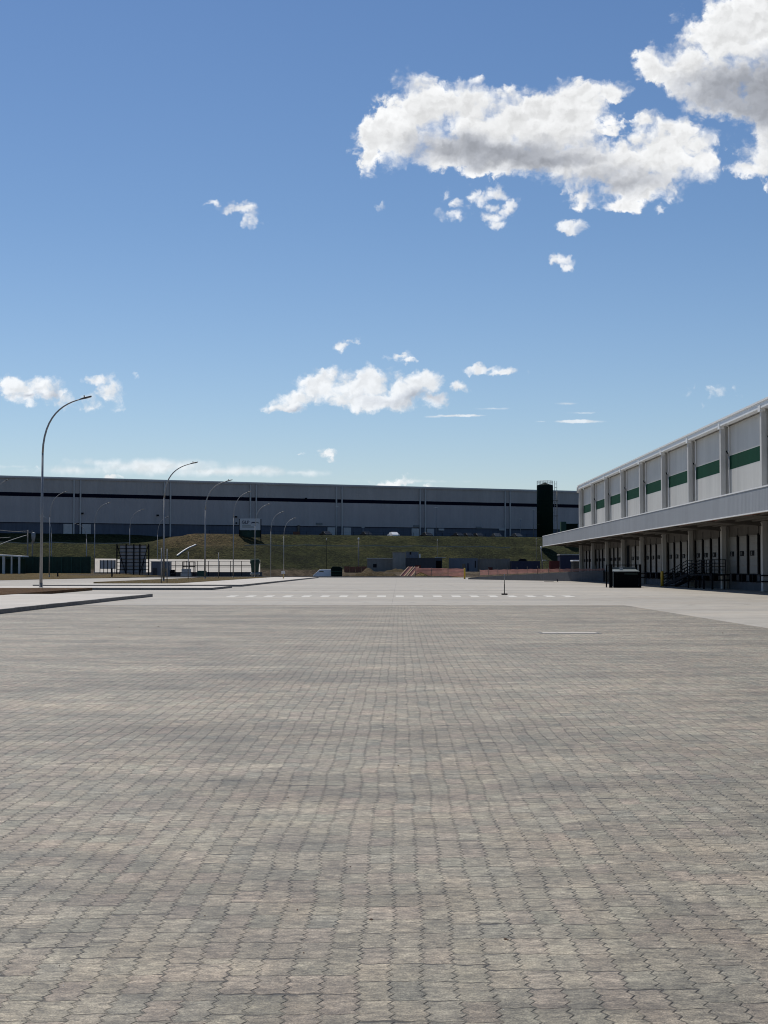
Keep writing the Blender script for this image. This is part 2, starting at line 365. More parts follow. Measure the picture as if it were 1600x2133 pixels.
M['fartop'] = ribbed('far_wall_upper_panels', (.40, .37, .345), (.9, .44, 0), 1.2, .02, .65, .05, .06)
M['farblue'] = plain('dark_blue_cladding', (.003, .005, .016), .8, var=.1, spec=.05)
M['farpil'] = plain('far_pilaster_concrete', (.45, .44, .42), .7, var=.08, streak=.1)
M['farbase'] = plain('far_base_cladding', (.075, .09, .12), .7, var=.1, scale=.3, streak=.2)
M['roof'] = plain('roof_sheet', (.55, .55, .54), .5, var=.06, scale=.4)
M['tank'] = plain('dark_green_tank', (.002, .012, .009), .8, var=.15, scale=.6, streak=.2, spec=.12)
M['tankg'] = plain('green_shed_paint', (.012, .055, .038), .7, var=.12)
M['net'] = plain('dark_green_netting', (.012, .035, .024), .9, var=.25, scale=1.2, streak=.3)
M['cont_dark'] = ribbed('container_dark', (.04, .045, .055), (1, 0, 0), .28, .03)
M['cont_pale'] = ribbed('container_pale_blue', (.13, .15, .18), (1, 0, 0), .28, .03)
M['cont_beige'] = ribbed('container_beige', (.18, .165, .145), (1, 0, 0), .28, .03)
M['cont_blue'] = ribbed('container_navy', (.020, .024, .055), (1, 0, 0), .28, .03)
M['cont_red'] = ribbed('container_red', (.10, .014, .010), (1, 0, 0), .28, .03)
M['hut'] = plain('unrendered_block', (.20, .195, .18), .9, var=.15, scale=1.5, streak=.2)
M['hut2'] = plain('plastered_block', (.27, .26, .235), .9, var=.1, scale=1.5, streak=.15)
M['hutroof'] = plain('fibre_cement_sheet', (.42, .40, .36), .8, var=.1)
M['brick'] = plain('brick_stack_clay', (.16, .065, .040), .9, var=.3, scale=3)
M['mesh_o'] = plain('orange_barrier_mesh', (.50, .24, .19), .75, var=.18, scale=1.2)
_m = M['mesh_o']; _t = NT(_m.node_tree); _tr = _t.n.new('ShaderNodeBsdfTranslucent'); _tr.inputs[0].default_value = (.72, .33, .25, 1)
_mx = _t.n.new('ShaderNodeMixShader'); _mx.inputs[0].default_value = .38; _o = _t.n['Material Output']
_t.l.new(_t.n['Principled BSDF'].outputs[0], _mx.inputs[1]); _t.l.new(_tr.outputs[0], _mx.inputs[2]); _t.l.new(_mx.outputs[0], _o.inputs[0])
M['plank'] = plain('timber_plank', (.42, .27, .18), .8, var=.2, scale=2)
M['board'] = plain('pale_billboard_sheet', (.30, .29, .29), .7, var=.1, scale=.6)
M['whiteobj'] = plain('white_vehicle_paint', (.72, .73, .75), .3, var=.03)
M['carblack'] = plain('black_vehicle_paint', (.015, .016, .018), .25, var=.05)
M['cargrey'] = plain('silver_vehicle_paint', (.06, .065, .07), .18, .3, var=.05)
M['glass'] = plain('dark_glass', (.02, .025, .03), .08, var=.05, spec=.8)
M['signw'] = plain('sign_face_white', (.50, .50, .50), .6, var=.04)
M['ink'] = plain('sign_ink_navy', (.02, .025, .05), .6, var=.05)
M['inkgrey'] = plain('sign_ink_grey', (.16, .17, .17), .6, var=.05)
M['inkgreen'] = plain('sign_ink_green', (.03, .09, .06), .6, var=.05)
M['numplate'] = plain('door_number_plate', (.012, .013, .016), .8, var=.1, spec=.1)
M['numtext'] = plain('door_number_white', (.30, .30, .29), .6, var=.05)
M['box_black'] = plain('compactor_black', (.005, .006, .007), .9, var=.2, spec=.04)
M['box_green'] = plain('compactor_green', (.008, .028, .022), .5, var=.2)
M['lidm'] = plain('worn_pale_lid', (.13, .15, .15), .45, var=.1, scale=4)
M['leaf_a'] = plain('leaf_dark_green', (.020, .045, .022), .7, var=.4, scale=5)
M['stone'] = plain('pale_stone', (.62, .60, .56), .7, var=.2, scale=30)
M['drybrown'] = plain('dry_leaf', (.10, .045, .02), .8, var=.3, scale=30)
M['wood'] = plain('weathered_pole', (.22, .20, .175), .85, var=.15, streak=.2)
M['cable'] = plain('grey_cable', (.30, .30, .29), .6)
M['ditch'] = plain('pale_drain_concrete', (.24, .225, .18), .85, var=.2)

# ------------------------------------------------------------------ mesh helper
class MB:
    def __init__(s): s.v = []; s.f = []; s.sm = []
    def add(s, vs, fs, smooth=False):
        o = len(s.v); s.v += [Vector(p) for p in vs]; s.f += [tuple(i+o for i in f) for f in fs]; s.sm += [smooth]*len(fs); return s
    def box(s, x0, y0, z0, x1, y1, z1):
        v = [(x0,y0,z0),(x1,y0,z0),(x1,y1,z0),(x0,y1,z0),(x0,y0,z1),(x1,y0,z1),(x1,y1,z1),(x0,y1,z1)]
        return s.add(v, [(3,2,1,0),(4,5,6,7),(0,1,5,4),(1,2,6,5),(2,3,7,6),(3,0,4,7)])
    def obox(s, p, ux, w_, d_, h_, uy=None):
        """box of width w_ along ux, depth d_ along uy, height h_, p = bottom centre"""
        ux = Vector(ux).normalized(); uy = Vector(uy).normalized() if uy else Vector((-ux.y, ux.x, 0)); p = Vector(p)
        vs = []
        for z in (0, h_):
            for a, b_ in ((-1,-1),(1,-1),(1,1),(-1,1)): vs.append(p+ux*(a*w_/2)+uy*(b_*d_/2)+Vector((0,0,z)))
        return s.add(vs, [(3,2,1,0),(4,5,6,7),(0,1,5,4),(1,2,6,5),(2,3,7,6),(3,0,4,7)])
    def prism(s, pts, ext, smooth=False):
        """closed polygon (3D points) swept by the vector ext"""
        n = len(pts); a = [Vector(p) for p in pts]; e = Vector(ext)
        fs = [tuple(range(n-1,-1,-1)), tuple(range(n,2*n))]+[(i,(i+1)%n,(i+1)%n+n,i+n) for i in range(n)]
        return s.add(a+[p+e for p in a], fs, smooth)
    def tube(s, path, rad, n=8, cap=True):
        path = [Vector(p) for p in path]; m = len(path)
        if not isinstance(rad, (list, tuple)): rad = [rad]*m
        vs = []; up = None
        for i, p in enumerate(path):
            d = (path[min(i+1,m-1)]-path[max(i-1,0)]).normalized()
            if up is None: up = d.orthogonal().normalized()
            up = (up-d*up.dot(d)).normalized(); side = d.cross(up)
            for k in range(n):
                a = 2*math.pi*k/n; vs.append(p+(up*math.cos(a)+side*math.sin(a))*rad[i])
        fs = [(i*n+k, i*n+(k+1)%n, (i+1)*n+(k+1)%n, (i+1)*n+k) for i in range(m-1) for k in range(n)]
        s.add(vs, fs, True)
        if cap:
            o = len(s.v)-len(vs)
            s.f += [tuple(o+k for k in range(n-1,-1,-1)), tuple(o+(m-1)*n+k for k in range(n))]; s.sm += [False]*2
        return s
    def bar(s, a, b_, t_, t2=None):
        a = Vector(a); b_ = Vector(b_); d = (b_-a).normalized(); t2 = t2 or t_
        ref = Vector((0,0,1)) if abs(d.z) < .95 else Vector((1,0,0))
        u_ = d.cross(ref).normalized()*t_/2; w_ = d.cross(u_).normalized()*t2/2
        vs = [a-u_-w_, a+u_-w_, a+u_+w_, a-u_+w_, b_-u_-w_, b_+u_-w_, b_+u_+w_, b_-u_+w_]
        return s.add(vs, [(0,1,2,3),(7,6,5,4),(0,4,5,1),(1,5,6,2),(2,6,7,3),(3,7,4,0)])
    def lathe(s, p, prof, n=20):
        p = Vector(p); vs = []
        for (r, z) in prof:
            for k in range(n):
                a = 2*math.pi*k/n; vs.append(p+Vector((r*math.cos(a), r*math.sin(a), z)))
        m = len(prof)
        fs = [(i*n+k, i*n+(k+1)%n, (i+1)*n+(k+1)%n, (i+1)*n+k) for i in range(m-1) for k in range(n)]
        s.add(vs, fs, True); o = len(s.v)-len(vs)
        s.f += [tuple(o+k for k in range(n-1,-1,-1)), tuple(o+(m-1)*n+k for k in range(n))]; s.sm += [False]*2
        return s
    def build(s, name, mat, parent=None, bevel=0, **kw):
        org = Vector((0,0,0)); q = parent
        while q is not None: org = org+q.location; q = q.parent
        me = bpy.data.meshes.new(name); me.from_pydata([p-org for p in s.v], [], s.f); me.update()
        me.polygons.foreach_set('use_smooth', s.sm)
        me.materials.append(mat)
        o = bpy.data.objects.new(name, me); C.objects.link(o); o.parent = parent
        if bevel:
            bm = o.modifiers.new('bevel', 'BEVEL'); bm.width = bevel; bm.segments = 2; bm.limit_method = 'ANGLE'
        for k, x in kw.items(): o[k] = x
        return o
def thing(name, label, cat, loc, group=None):
    o = bpy.data.objects.new(name, None); C.objects.link(o); o.location = loc; o.empty_display_size = .2
    o['label'] = label; o['category'] = cat
    if group: o['group'] = group
    return o
def copy_tree(o, parent=None):
    c = o.copy(); C.objects.link(c); c.parent = parent
    for ch in list(o.children): copy_tree(ch, c)
    return c
def structure(mb, name, mat, kind='structure'):
    return mb.build(name, mat, None, kind=kind)
def text_part(body, size, mat, parent, origin, ux, uz, name, thick=.01, align='LEFT'):
    """a word as a mesh, lying in the plane ux/uz with its lower left at origin"""
    cu = bpy.data.curves.new(name, 'FONT'); cu.body = body; cu.size = size; cu.extrude = thick; cu.align_x = align
    cu.resolution_u = 3; cu.offset = size*.015
    tmp = bpy.data.objects.new(name, cu); C.objects.link(tmp)
    dg = bpy.context.evaluated_depsgraph_get(); me = bpy.data.meshes.new_from_object(tmp.evaluated_get(dg))
    bpy.data.objects.remove(tmp)
    ux = Vector(ux).normalized(); uz = Vector(uz).normalized(); un = ux.cross(uz)
    org = Vector((0,0,0)); q = parent
    while q is not None: org = org+q.location; q = q.parent
    for vv in me.vertices:
        c = vv.co.copy(); vv.co = Vector(origin)-org+ux*c.x+uz*c.y+un*c.z
    me.materials.clear(); me.materials.append(mat)
    o = bpy.data.objects.new(name, me); C.objects.link(o); o.parent = parent
    return o

# ------------------------------------------------------------------ far building line and terrain
WD = Vector((137, 67, 0)).normalized(); WN = Vector((67, -137, 0)).normalized()   # along the wall; out of it, towards us
W0 = Vector((-89.0, 330.0, 0))
def wallp(sx, off=0.0, z=0.0):        # point at distance sx along the wall from W0
    p = W0+WD*sx+WN*off; return Vector((p.x, p.y, z))
def sstep(a, b_, x):
    t_ = min(max((x-a)/(b_-a), 0), 1); return t_*t_*(3-2*t_)
def yardz(x, y):
    left = .65*sstep(-46, -52, x)*sstep(225, 265, y)
    rec = sstep(258.5, 262, y)
    mid = -.8*rec*sstep(-52, -46, x)*sstep(-12, -18, x)
    right = (-.8+1.8*sstep(272, 286, y))*rec*sstep(-18, -12, x)
    return left+mid+right-.06
def terz(x, y):
    s = (Vector((x, y, 0))-W0).dot(WN); sx = (Vector((x, y, 0))-W0).dot(WD)
    yz = yardz(x, y)
    wgt = sstep(26, 41, sx)                       # 0: bank starts at the wall; 1: car park in front of it
    a = 9.5 if s < 1 else (9.5-(s-1)*.31 if s < 8.5 else (7.2 if s < 9.6 else 7.2-(s-9.6)*.5))
    c = 15.0
    b_ = 9.5 if s < c else (9.5-(s-c)*.5 if s < c+5.4 else (6.8 if s < c+6.9 else 6.8-(s-c-6.9)*.5))
    b_ -= .48*sstep(13.2, 12.2, s)
    z = a*(1-wgt)+b_*wgt
    if 0 < z < 9.3: z += .16*math.sin(sx*.55+s*.3)*math.sin(s*.8+sx*.11)
    return max(z, yz)
def hit(px, py, y0=262.0):
    y = y0
    while y < 420:
        p = at(px, py, y)
        if p.z <= terz(p.x, p.y): return Vector((p.x, p.y, terz(p.x, p.y)))
        y += .5
    return at(px, py, 340)
def build_terrain():
    xs = [-3000,-1500,-700,-400,-260,-200,-170]+[-150+2*i for i in range(121)]+[100,112,130,160,220,300,500,900,1600,3000]
    ys = [-400,-150,-60,0,60,120,180,220,235,250,256,258]+[259+1.4*i for i in range(118)]+[430,450,500,600,800,1200,2000,3500,6000]
    mb = MB(); nx = len(xs)
    vs = [(x, y, terz(x, y)) for y in ys for x in xs]
    fs = [(j*nx+i, j*nx+i+1, (j+1)*nx+i+1, (j+1)*nx+i) for j in range(len(ys)-1) for i in range(nx-1)]
    mb.add(vs, fs, True); structure(mb, 'ground', M['terrain'])
build_terrain()

def sheet(name, mat, rects, z, kind='structure'):
    mb = MB()
    for (x0, y0, x1, y1) in rects: mb.add([(x0,y0,z),(x1,y0,z),(x1,y1,z),(x0,y1,z)], [(0,1,2,3)])
    return structure(mb, name, mat, kind)
PE = 9.33
sheet('paved_yard', M['pavers'], [(-13.4, -30, PE, 61.5)], 0.0)
sheet('concrete_apron', M['apron'], [(PE, -30, 26, 61.5), (-13.4, 61.5, 26, 80), (-60, 80, 26, 258), (26, 200, 34, 258)], 0.0)
sheet('side_road', M['apron'], [(-170, 20, -31, 80), (-170, 80, -60, 225)], 0.0)
# raised pavements
def raised(name, mat, pts, z0, z1):
    n = len(pts); mb = MB()
    mb.add([(x, y, z1) for x, y in pts]+[(x, y, z0) for x, y in pts], [tuple(range(n))]+[(i, (i+1)%n, (i+1)%n+n, i+n)[::-1] for i in range(n)])
    return structure(mb, name, mat)
kx = -13.3
wob = [(kx+.10,-20),(kx+.05,20),(kx-.02,40),(kx+.05,50.5),(kx-.05,56),(kx+.02,63),(kx-.06,70),(kx+.03,76),(kx+.05,79.6)]
raised('sidewalk', M['walk'], [(x-.15, y) for x, y in wob]+[(-20.5,79.6),(-20.5,-20)], -.03, .150)
raised('planting_strip', M['soil'], [(-20.5,-20),(-20.5,79.6),(-20.9,90),(-21.4,103.2),(-31,103.2),(-31,-20)], -.03, .175)
raised('sidewalk', M['walk'], [(kx-.1,105.2),(kx-.1,117.5),(-31,117.5),(-31,105.2)], -.03, .150)
raised('sidewalk', M['walk'], [(kx-.15,125.2),(kx-.15,245),(-20.6,245),(-20.6,125.2)], -.03, .150)
raised('sidewalk', M['walk'], [(-20.6,125.2),(-20.6,137),(-31,137),(-31,125.2)], -.03, .150)
raised('planting_strip', M['drygrass'], [(-20.6,137.05),(-20.6,245),(-31,245),(-31,150),(-28,142),(-24,137.05)], -.03, .175)
# verge on the left that climbs towards the fence
mb = MB(); vp = [(-170,150,.02),(-52,190,.02),(-49.5,225,.05),(-43.5,258,.12),(-41,262,.2)]; vb = [(-170,270,.72),(-80,270,.72),(-62,270,.72),(-50,270,.60),(-44,268,.3)]
mb.add(vp+vb, [(i, i+1, i+6, i+5) for i in range(4)])
structure(mb, 'verge', M['drygrass'])
# kerbs: things of their own
def kerb(pts, label, h=.155, wd=.15, grp=None):
    t = MB()
    for (a, b_) in zip(pts[:-1], pts[1:]):
        a3 = Vector((*a, 0)); b3 = Vector((*b_, 0)); d = (b3-a3).normalized(); L_ = (b3-a3).length; n = max(1, int(L_/1.0))
        for i in range(n):
            p = a3+d*(L_*(i+.5)/n); j = random.uniform(-.006, .006)
            t.obox((p.x+j, p.y, -.03), d, L_/n-.012, wd, h+.03+random.uniform(-.004, .004))
    return t.build('kerb', M['kerb'], None, label=label, category='kerb', group=grp or 'concrete kerbs of the paved areas')
kerb([(x-.075, y) for x, y in wob], 'long dark concrete kerb along the sidewalk at the near left edge of the paved yard')
kerb([(kx-.02,105.1),(-22.4,105.1)], 'kerb of the short pavement behind the front sidewalk, facing the camera')
kerb([(kx-.02,105.2),(kx-.02,117.5)], 'short kerb at the right end of the small pavement behind the front sidewalk')
kerb([(kx-.07,125.1),(-31,125.1)], 'kerb across the near end of the lamp-post island, facing the camera', .16)
kerb([(kx-.07,125.2),(kx-.07,245)], 'kerb running away from the camera along the right side of the lamp-post island', .16)
kerb([(-45,258.1),(9.3,258.1)], 'low kerb at the far end of the yard, in front of the grass bank', .2, .25)
# zebra crossing
mb = MB()
for i in range(19):
    x = -9.4+1.025*i
    if x > 9.6: break
    wv = .46+random.uniform(-.03, .03)
    mb.add([(x, 80.1, .004), (x+wv, 80.1, .004), (x+wv, 82.9, .004), (x, 82.9, .004)], [(0,1,2,3)])
structure(mb, 'crosswalk_marking', M['paint'])
mb = MB()
for (x0, y0, x1, y1) in [(-13, 103.2, 16, 103.45), (9.6, 88, 22, 88.12)]:
    mb.add([(x0,y0,.004),(x1,y0,.004),(x1,y1,.004),(x0,y1,.004)], [(0,1,2,3)])
structure(mb, 'road_marking', M['walk'])
# manhole slab
t = thing('manhole_cover', 'flat pale rectangular concrete cover set in the pavers on the right', 'manhole cover', (3.98, 34.7, 0))
MB().box(3.36,34.35,-.03,4.62,35.05,.012).build('cover', M['walk'], t, .004)
MB().box(3.28,34.27,-.03,4.70,34.33,.006).box(3.28,35.07,-.03,4.70,35.13,.006).box(3.28,34.33,-.03,3.34,35.07,.006).box(4.64,34.33,-.03,4.70,35.07,.006).build('frame', M['kerb'], t)

# ------------------------------------------------------------------ warehouse on the right
CXo, WX = 24.3, 24.62
Y0, PIT = 98.3, 12.4
KN = -5                                                # bays nearer than the frame
YN, YF = Y0+PIT*KN, Y0+PIT*8+.25
wh = thing('warehouse', 'long white warehouse with green band, dock doors and deep grey canopy on the right', 'warehouse', (40, 130, 0))
ZB0, ZB1, ZT = 8.88, 9.90, 12.12
MB().box(WX+.02, YN, 5.2, 60, YF, ZB0).box(WX+.02, YN, ZB1, 60, YF, ZT).build('upper_wall', M['panel'], wh)
MB().box(WX+.012, YN, ZB0, 60, YF, ZB1).build('green_band', M['green'], wh)
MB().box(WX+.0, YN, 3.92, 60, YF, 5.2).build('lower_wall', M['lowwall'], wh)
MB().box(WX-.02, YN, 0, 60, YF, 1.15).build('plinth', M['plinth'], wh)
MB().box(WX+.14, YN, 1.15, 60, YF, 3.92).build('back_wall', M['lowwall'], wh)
# roof, gutter
mb = MB(); mb.prism([(23.95, YN, 12.55), (23.95, YN, 12.62), (60, YN, 14.4), (96, YN, 12.6), (96, YN, 12.0), (60, YN, 13.8), (25.0, YN, 12.1)], (0, YF-YN+.3, 0)).build('roof', M['roof'], wh)
g = MB(); g.box(23.98, YN, 12.15, 24.42, YF+.35, 12.53).build('gutter', M['gutter'], wh)
MB().box(23.90, YN, 12.53, 24.0, YF+.35, 12.66).build('roof_edge_flashing', M['white'], wh)
MB().lathe((24.2, YF+.1, 11.7), [(.42, 0), (.42, .75), (.30, .85)], 14).build('corner_cap', M['pilaster'], wh)
for k in range(KN, 9):
    y = Y0+PIT*k
    c = MB(); c.box(CXo-.26, y-.22, 0, CXo+.12, y+.22, 12.15); c.box(CXo+.12, y-.05, 0, WX+.1, y+.05, 12.1)
    c.prism([(CXo-.255, y-.21, 4.40), (CXo-.255, y-.21, 4.62), (CXo-.33, y-.21, 4.62)], (0, .42, 0))
    col = c.build('column', M['pilaster'], wh, .03)
    b_ = MB()
    for z in (.62, 1.02):
        b_.box(CXo-.33, y-.35, z, CXo-.26, y+.35, z+.09).box(CXo-.33, y-.42, z, CXo+.40, y-.35, z+.09)
    b_.build('guard_rail', M['steel'], col)
    MB().box(CXo-.36, y-.30, 11.95, CXo+.0, y+.30, 12.36).build('gutter_outlet', M['white'], col)
    if k < 8:
        d = MB(); yd = y-1.15 if False else y-.78
        d.tube([(WX-.22, yd, 12.2), (WX-.08, yd, 12.0), (WX-.08, yd, 10.3), (WX-.18, yd-.03, 10.08)], .042, 8)
        d.tube([(WX-.08, yd+.02, 9.9), (WX-.08, yd+.02, 5.6)], .042, 8)
        d.build('downpipe', M['white'], wh)
        MB().tube([(WX-.20, yd-.05, 10.05), (WX-.30, yd-.02, 10.28)], .05, 6).build('pipe_elbow', M['steel'], wh)
# doors with shelters, levellers, bumpers, numbers
num = 9
DOORW = 2.78
for k in range(KN, 8):
    y = Y0+PIT*k
    for j in range(4):
        a = y-.02+3.1*j+.16; b2 = a+DOORW
        nrm = {(1, 0): 'person', (4, 3): 'dark', (5, 0): 'dark'}.get((k, j))
        if nrm:
            MB().box(WX-.005, a-.08, 1.15, WX+.36, b2+.16, 3.92).build('wall_infill', M['lowwall'], wh)
            ww = 1.0 if nrm == 'person' else 1.3
            fr = MB(); fr.box(WX-.09, a+.9, 1.15, WX-.004, a+.98, 4.0).box(WX-.09, a+.98+ww, 1.15, WX-.004, a+1.06+ww, 4.0).box(WX-.09, a+.98, 3.9, WX-.004, a+.98+ww, 4.0)
            d = MB().box(WX-.05, a+.98, 1.16, WX-.004, a+.98+ww, 3.9).build('service_door', M['steel'], wh)
            fr.build('door_frame', M['rubber'], d)
            continue
        d = MB().box(WX+.03, a, 1.17, WX+.12, b2, 3.90).build('dock_door', M['door'], wh)
        # black shelter pad between neighbouring doors
        MB().box(WX-.09, a-.30, 1.15, WX+.14, a, 3.92).build('door_seal', M['rubber'], d)
        MB().box(WX-.03, a-.18, 3.92, WX-.001, a-.14, 4.45).build('seal_bracket', M['steel'], d)
        MB().box(WX-.03, a, 3.84, WX+.03, b2, 3.94).build('lintel', M['lowwall'], d)
        bu = MB()
        for q_ in (a+.50, a-1.75): bu.box(WX-.30, q_, .58, WX-.021, q_+.28, 1.13)
        bu.box(WX-.10, a-1.47, .58, WX-.021, a+.50, .66).box(WX-.08, a-1.47, 1.06, WX-.021, a+.50, 1.13)
        bu.build('dock_bumper', M['rubber'], wh, .02)
        if k >= -1:
            ys_ = b2-1.45
            pl = MB().box(WX-.02, ys_, 2.42, WX+.03, ys_+1.05, 2.78).build('number_plate', M['numplate'], d)
            if k <= 4:
                text_part('%02d' % (8-0+(k*4+j)+1 if k >= 0 else 5+j), .34, M['numtext'], pl, (WX-.026, ys_+.80, 2.48), (0, -1, 0), (0, 0, 1), 'door_number', .004)
# canopy
XC, YC0, YC1 = 19.55, YN, 201.4
ca = MB().box(XC, YC0, 4.62, XC+.14, YC1, 5.88).build('canopy_fascia', M['fascia'], wh)
MB().box(XC-.03, YC0, 5.88, XC+.22, YC1+.02, 5.96).build('top_flashing', M['white'], ca)
MB().box(XC-.02, YC0, 4.55, XC+.16, YC1+.02, 4.62).build('bottom_flashing', M['white'], ca)
MB().box(XC+.14, YC1-.12, 4.62, 24.9, YC1, 5.6).build('end_fascia', M['fascia'], ca)
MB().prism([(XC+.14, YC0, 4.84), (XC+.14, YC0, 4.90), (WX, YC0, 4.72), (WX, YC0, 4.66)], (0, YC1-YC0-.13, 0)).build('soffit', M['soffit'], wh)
MB().prism([(XC+.22, YC0, 5.55), (XC+.22, YC0, 5.60), (WX+.02, YC0, 5.9), (WX+.02, YC0, 5.85)], (0, YC1-YC0-.13, 0)).build('canopy_roof', M['roof'], wh)
for k in range(KN, 9):
    y = Y0+PIT*k
    MB().prism([(XC+.15, y, 4.66), (XC+.15, y, 4.84), (CXo-.26, y, 4.7), (CXo-.26, y, 4.32), (CXo-1.0, y, 4.42)], (0, .22, 0)).build('canopy_beam', M['lowwall'], wh)
for xx in (20.9, 22.3, 23.4):
    MB().box(xx, YC0, 4.62, xx+.09, YC1-.15, 4.80).build('canopy_purlin', M['lowwall'], wh)
# cables and ducts hanging under the canopy edge
MB().tube([(XC+.35, YC0+i*3.0, 4.60+.05*math.sin(i*1.9)) for i in range(int((YC1-YC0)/3))], .035, 5).build('service_pipe', plain('rusty_pipe', (.12, .03, .02), .8), wh)
# ---- dock stairs
st = thing('dock_stairs', 'dark steel stairs with railings and landing at the warehouse dock doors', 'stairs', (23.4, 118, 0))
x0, x1 = 22.75, 23.75
ya, yb, yc, zl = 127.6, 117.0, 107.9, 1.12
MB().box(x0, yc, zl-.12, x1, yb, zl).build('landing', M['steel'], st)
for i in range(7):
    f_ = (i+.5)/7
    MB().box(x0+.05, ya+(yb-ya)*(i+.95)/7, zl*f_-.02, x1-.05, ya+(yb-ya)*i/7, zl*f_+.02).build('tread', M['steel'], st)
s_ = MB()
for x in (x0, x1): s_.bar((x, ya, .02), (x, yb, zl-.06), .06, .28)
s_.build('stringer', M['steel'], st)
for x in (x0, x1):
    rl_ = MB()
    for dz_ in (1.05, .8, .55, .3):
        rl_.bar((x, ya, dz_), (x, yb, zl+dz_), .045)
        rl_.bar((x, yb, zl+dz_), (x, yc, zl+dz_), .045)
    for i in range(6):
        f_ = i/5; yy_ = ya+(yb-ya)*f_; rl_.bar((x, yy_, zl*f_), (x, yy_, zl*f_+1.07), .05)
    for i in range(1, 6):
        yy_ = yb+(yc-yb)*i/5; rl_.bar((x, yy_, zl), (x, yy_, zl+1.07), .05)
    rl_.build('railing', M['steel'], st)
e_ = MB()
for dz_ in (1.05, .8, .55, .3): e_.bar((x0, yc, zl+dz_), (x1, yc, zl+dz_), .045)
e_.build('end_railing', M['steel'], st)
for (x, y) in ((x0+.06, yc+.1), (x1-.06, yc+.1), (x0+.06, yb-.1), (x1-.06, yb-.1), (x0+.06, 114), (x0+.06, 111)):
    MB().box(x-.06, y-.06, 0, x+.06, y+.06, zl-.12).build('leg', M['steel'], st)
# ---- bollards
def bollard(x, y, h, label):
    t = thing('bollard', label, 'bollard', (x, y, 0), 'yellow steel bollards in the yard')
    MB().lathe((x, y, 0), [(.13,0),(.13,h-.06),(.10,h-.01),(.04,h)], 16).build('post', M['yellow'], t)
    MB().lathe((x, y, 0), [(.2,0),(.2,.03)], 16).build('base_plate', M['steel'], t)
bollard(22.45, 126.5, 1.32, 'yellow bollard at the foot of the dark dock stairs')
p = gnd(968, 1206); bollard(p.x, p.y, 1.62, 'yellow bollard at the left tip of the concrete ramp wall')
# ---- access ramp wall
rA = gnd(975, 1206.8); rB = Vector((23.7, 172, 0))
d = (rB-rA).normalized(); n = Vector((-d.y, d.x, 0))
if n.y < 0: n = -n
ra_ = thing('access_ramp', 'dark concrete ramp wall rising rightwards to the far end of the warehouse dock', 'ramp', rA)
mb = MB(); a_ = rA; b2 = rB
mb.prism([a_+Vector((0,0,-.05)), b2+Vector((0,0,-.05)), b2+Vector((0,0,1.33)), a_+d*4+Vector((0,0,.36)), a_+Vector((0,0,.16))], n*.25)
mb.build('ramp_wall', M['plinth'], ra_)
mb = MB(); mb.prism([a_+n*.25+Vector((0,0,-.05)), b2+n*.25+Vector((0,0,-.05)), b2+n*.25+Vector((0,0,1.1)), a_+n*.25], n*9)
mb.build('ramp_deck', M['apron'], ra_)
MB().bar(a_+d*.2+n*.12+Vector((0,0,.2)), a_+d*4+n*.12+Vector((0,0,.385)), .27, .03).build('wall_coping', M['apron'], ra_)
# ---- orange mesh barriers
def orange(pts, zb, hs, label, nm='mesh_barrier'):
    t = thing(nm, label, 'barrier', (*pts[0][:2], zb[0]), 'orange construction mesh barriers')
    m_ = MB(); n = len(pts); post = MB(); k_ = 0
    for i in range(n-1):
        a = Vector((*pts[i][:2], zb[i])); b_ = Vector((*pts[i+1][:2], zb[i+1])); L_ = (b_-a).length; q = max(2, int(L_/.8))
        rows = 6
        for s_i in range(q):
            for r in range(rows):
                def pt(u_, v_):
                    sag = .07*math.sin(math.pi*((u_*L_)%3.0)/3.0)
                    p_ = a.lerp(b_, u_); hh = hs[i]+(hs[i+1]-hs[i])*u_
                    return p_+Vector((0, .05*math.sin(u_*L_*2.1+v_*3), .06+(hh-.06-sag)*v_))
                u0, u1 = s_i/q, (s_i+1)/q; v0, v1 = r/rows, (r+.80)/rows
                m_.add([pt(u0,v0), pt(u1,v0), pt(u1,v1), pt(u0,v1)], [(0,1,2,3)])
        np_ = max(1, int(L_/3.0))
        for s_i in range(np_+1):
            p_ = a.lerp(b_, s_i/np_); MB().bar(p_-Vector((0,0,.1)), p_+Vector((0,0,hs[i]+.08)), .06).build('post', M['wood'], t)
    o = m_.build('mesh', M['mesh_o'], t)
pa, pb = at(865, 1185, 262.5), at(968, 1185, 256)
orange([pa, pb], [.35, .1], [1.42, 1.5], 'orange mesh barrier stretched along the bank left of the yellow bollard')
q0 = rA+n*1.2+d*1.5; q1 = rB+n*1.2-d*1.0
orange([q0, q0.lerp(q1, .5), q1], [.55, .95, 1.28], [.85, .6, .3], 'orange mesh barrier running above the concrete ramp wall')
# leaning timber frames at the left end of the mesh
for i, (xb, xt_) in enumerate(((833, 851), (848, 864))):
    t = thing('timber_frame', ('left' if i == 0 else 'right')+' one of two leaning timber frames at the left end of the orange mesh', 'timber frame', at(xb, 1199, 262), 'leaning timber frames')
    a = at(xb, 1200, 261); b_ = at(xt_, 1180.5, 263.5)
    for s_i in (0, 1):
        o_ = Vector((s_i*.75, .4*s_i, -.0))
        MB().bar(a+o_, b_+o_, .12, .05).build('plank', M['plank'], t)
    MB().add([a+Vector((.08,.05,0)), a+Vector((.7,.4,0)), b_+Vector((.7,.4,0)), b_+Vector((.08,.05,0)), a+Vector((.08,.09,0)), a+Vector((.7,.44,0)), b_+Vector((.7,.44,0)), b_+Vector((.08,.09,0))],
             [(0,1,2,3),(7,6,5,4),(0,4,5,1),(1,5,6,2),(2,6,7,3),(3,7,4,0)]).build('mesh', M['mesh_o'], t)
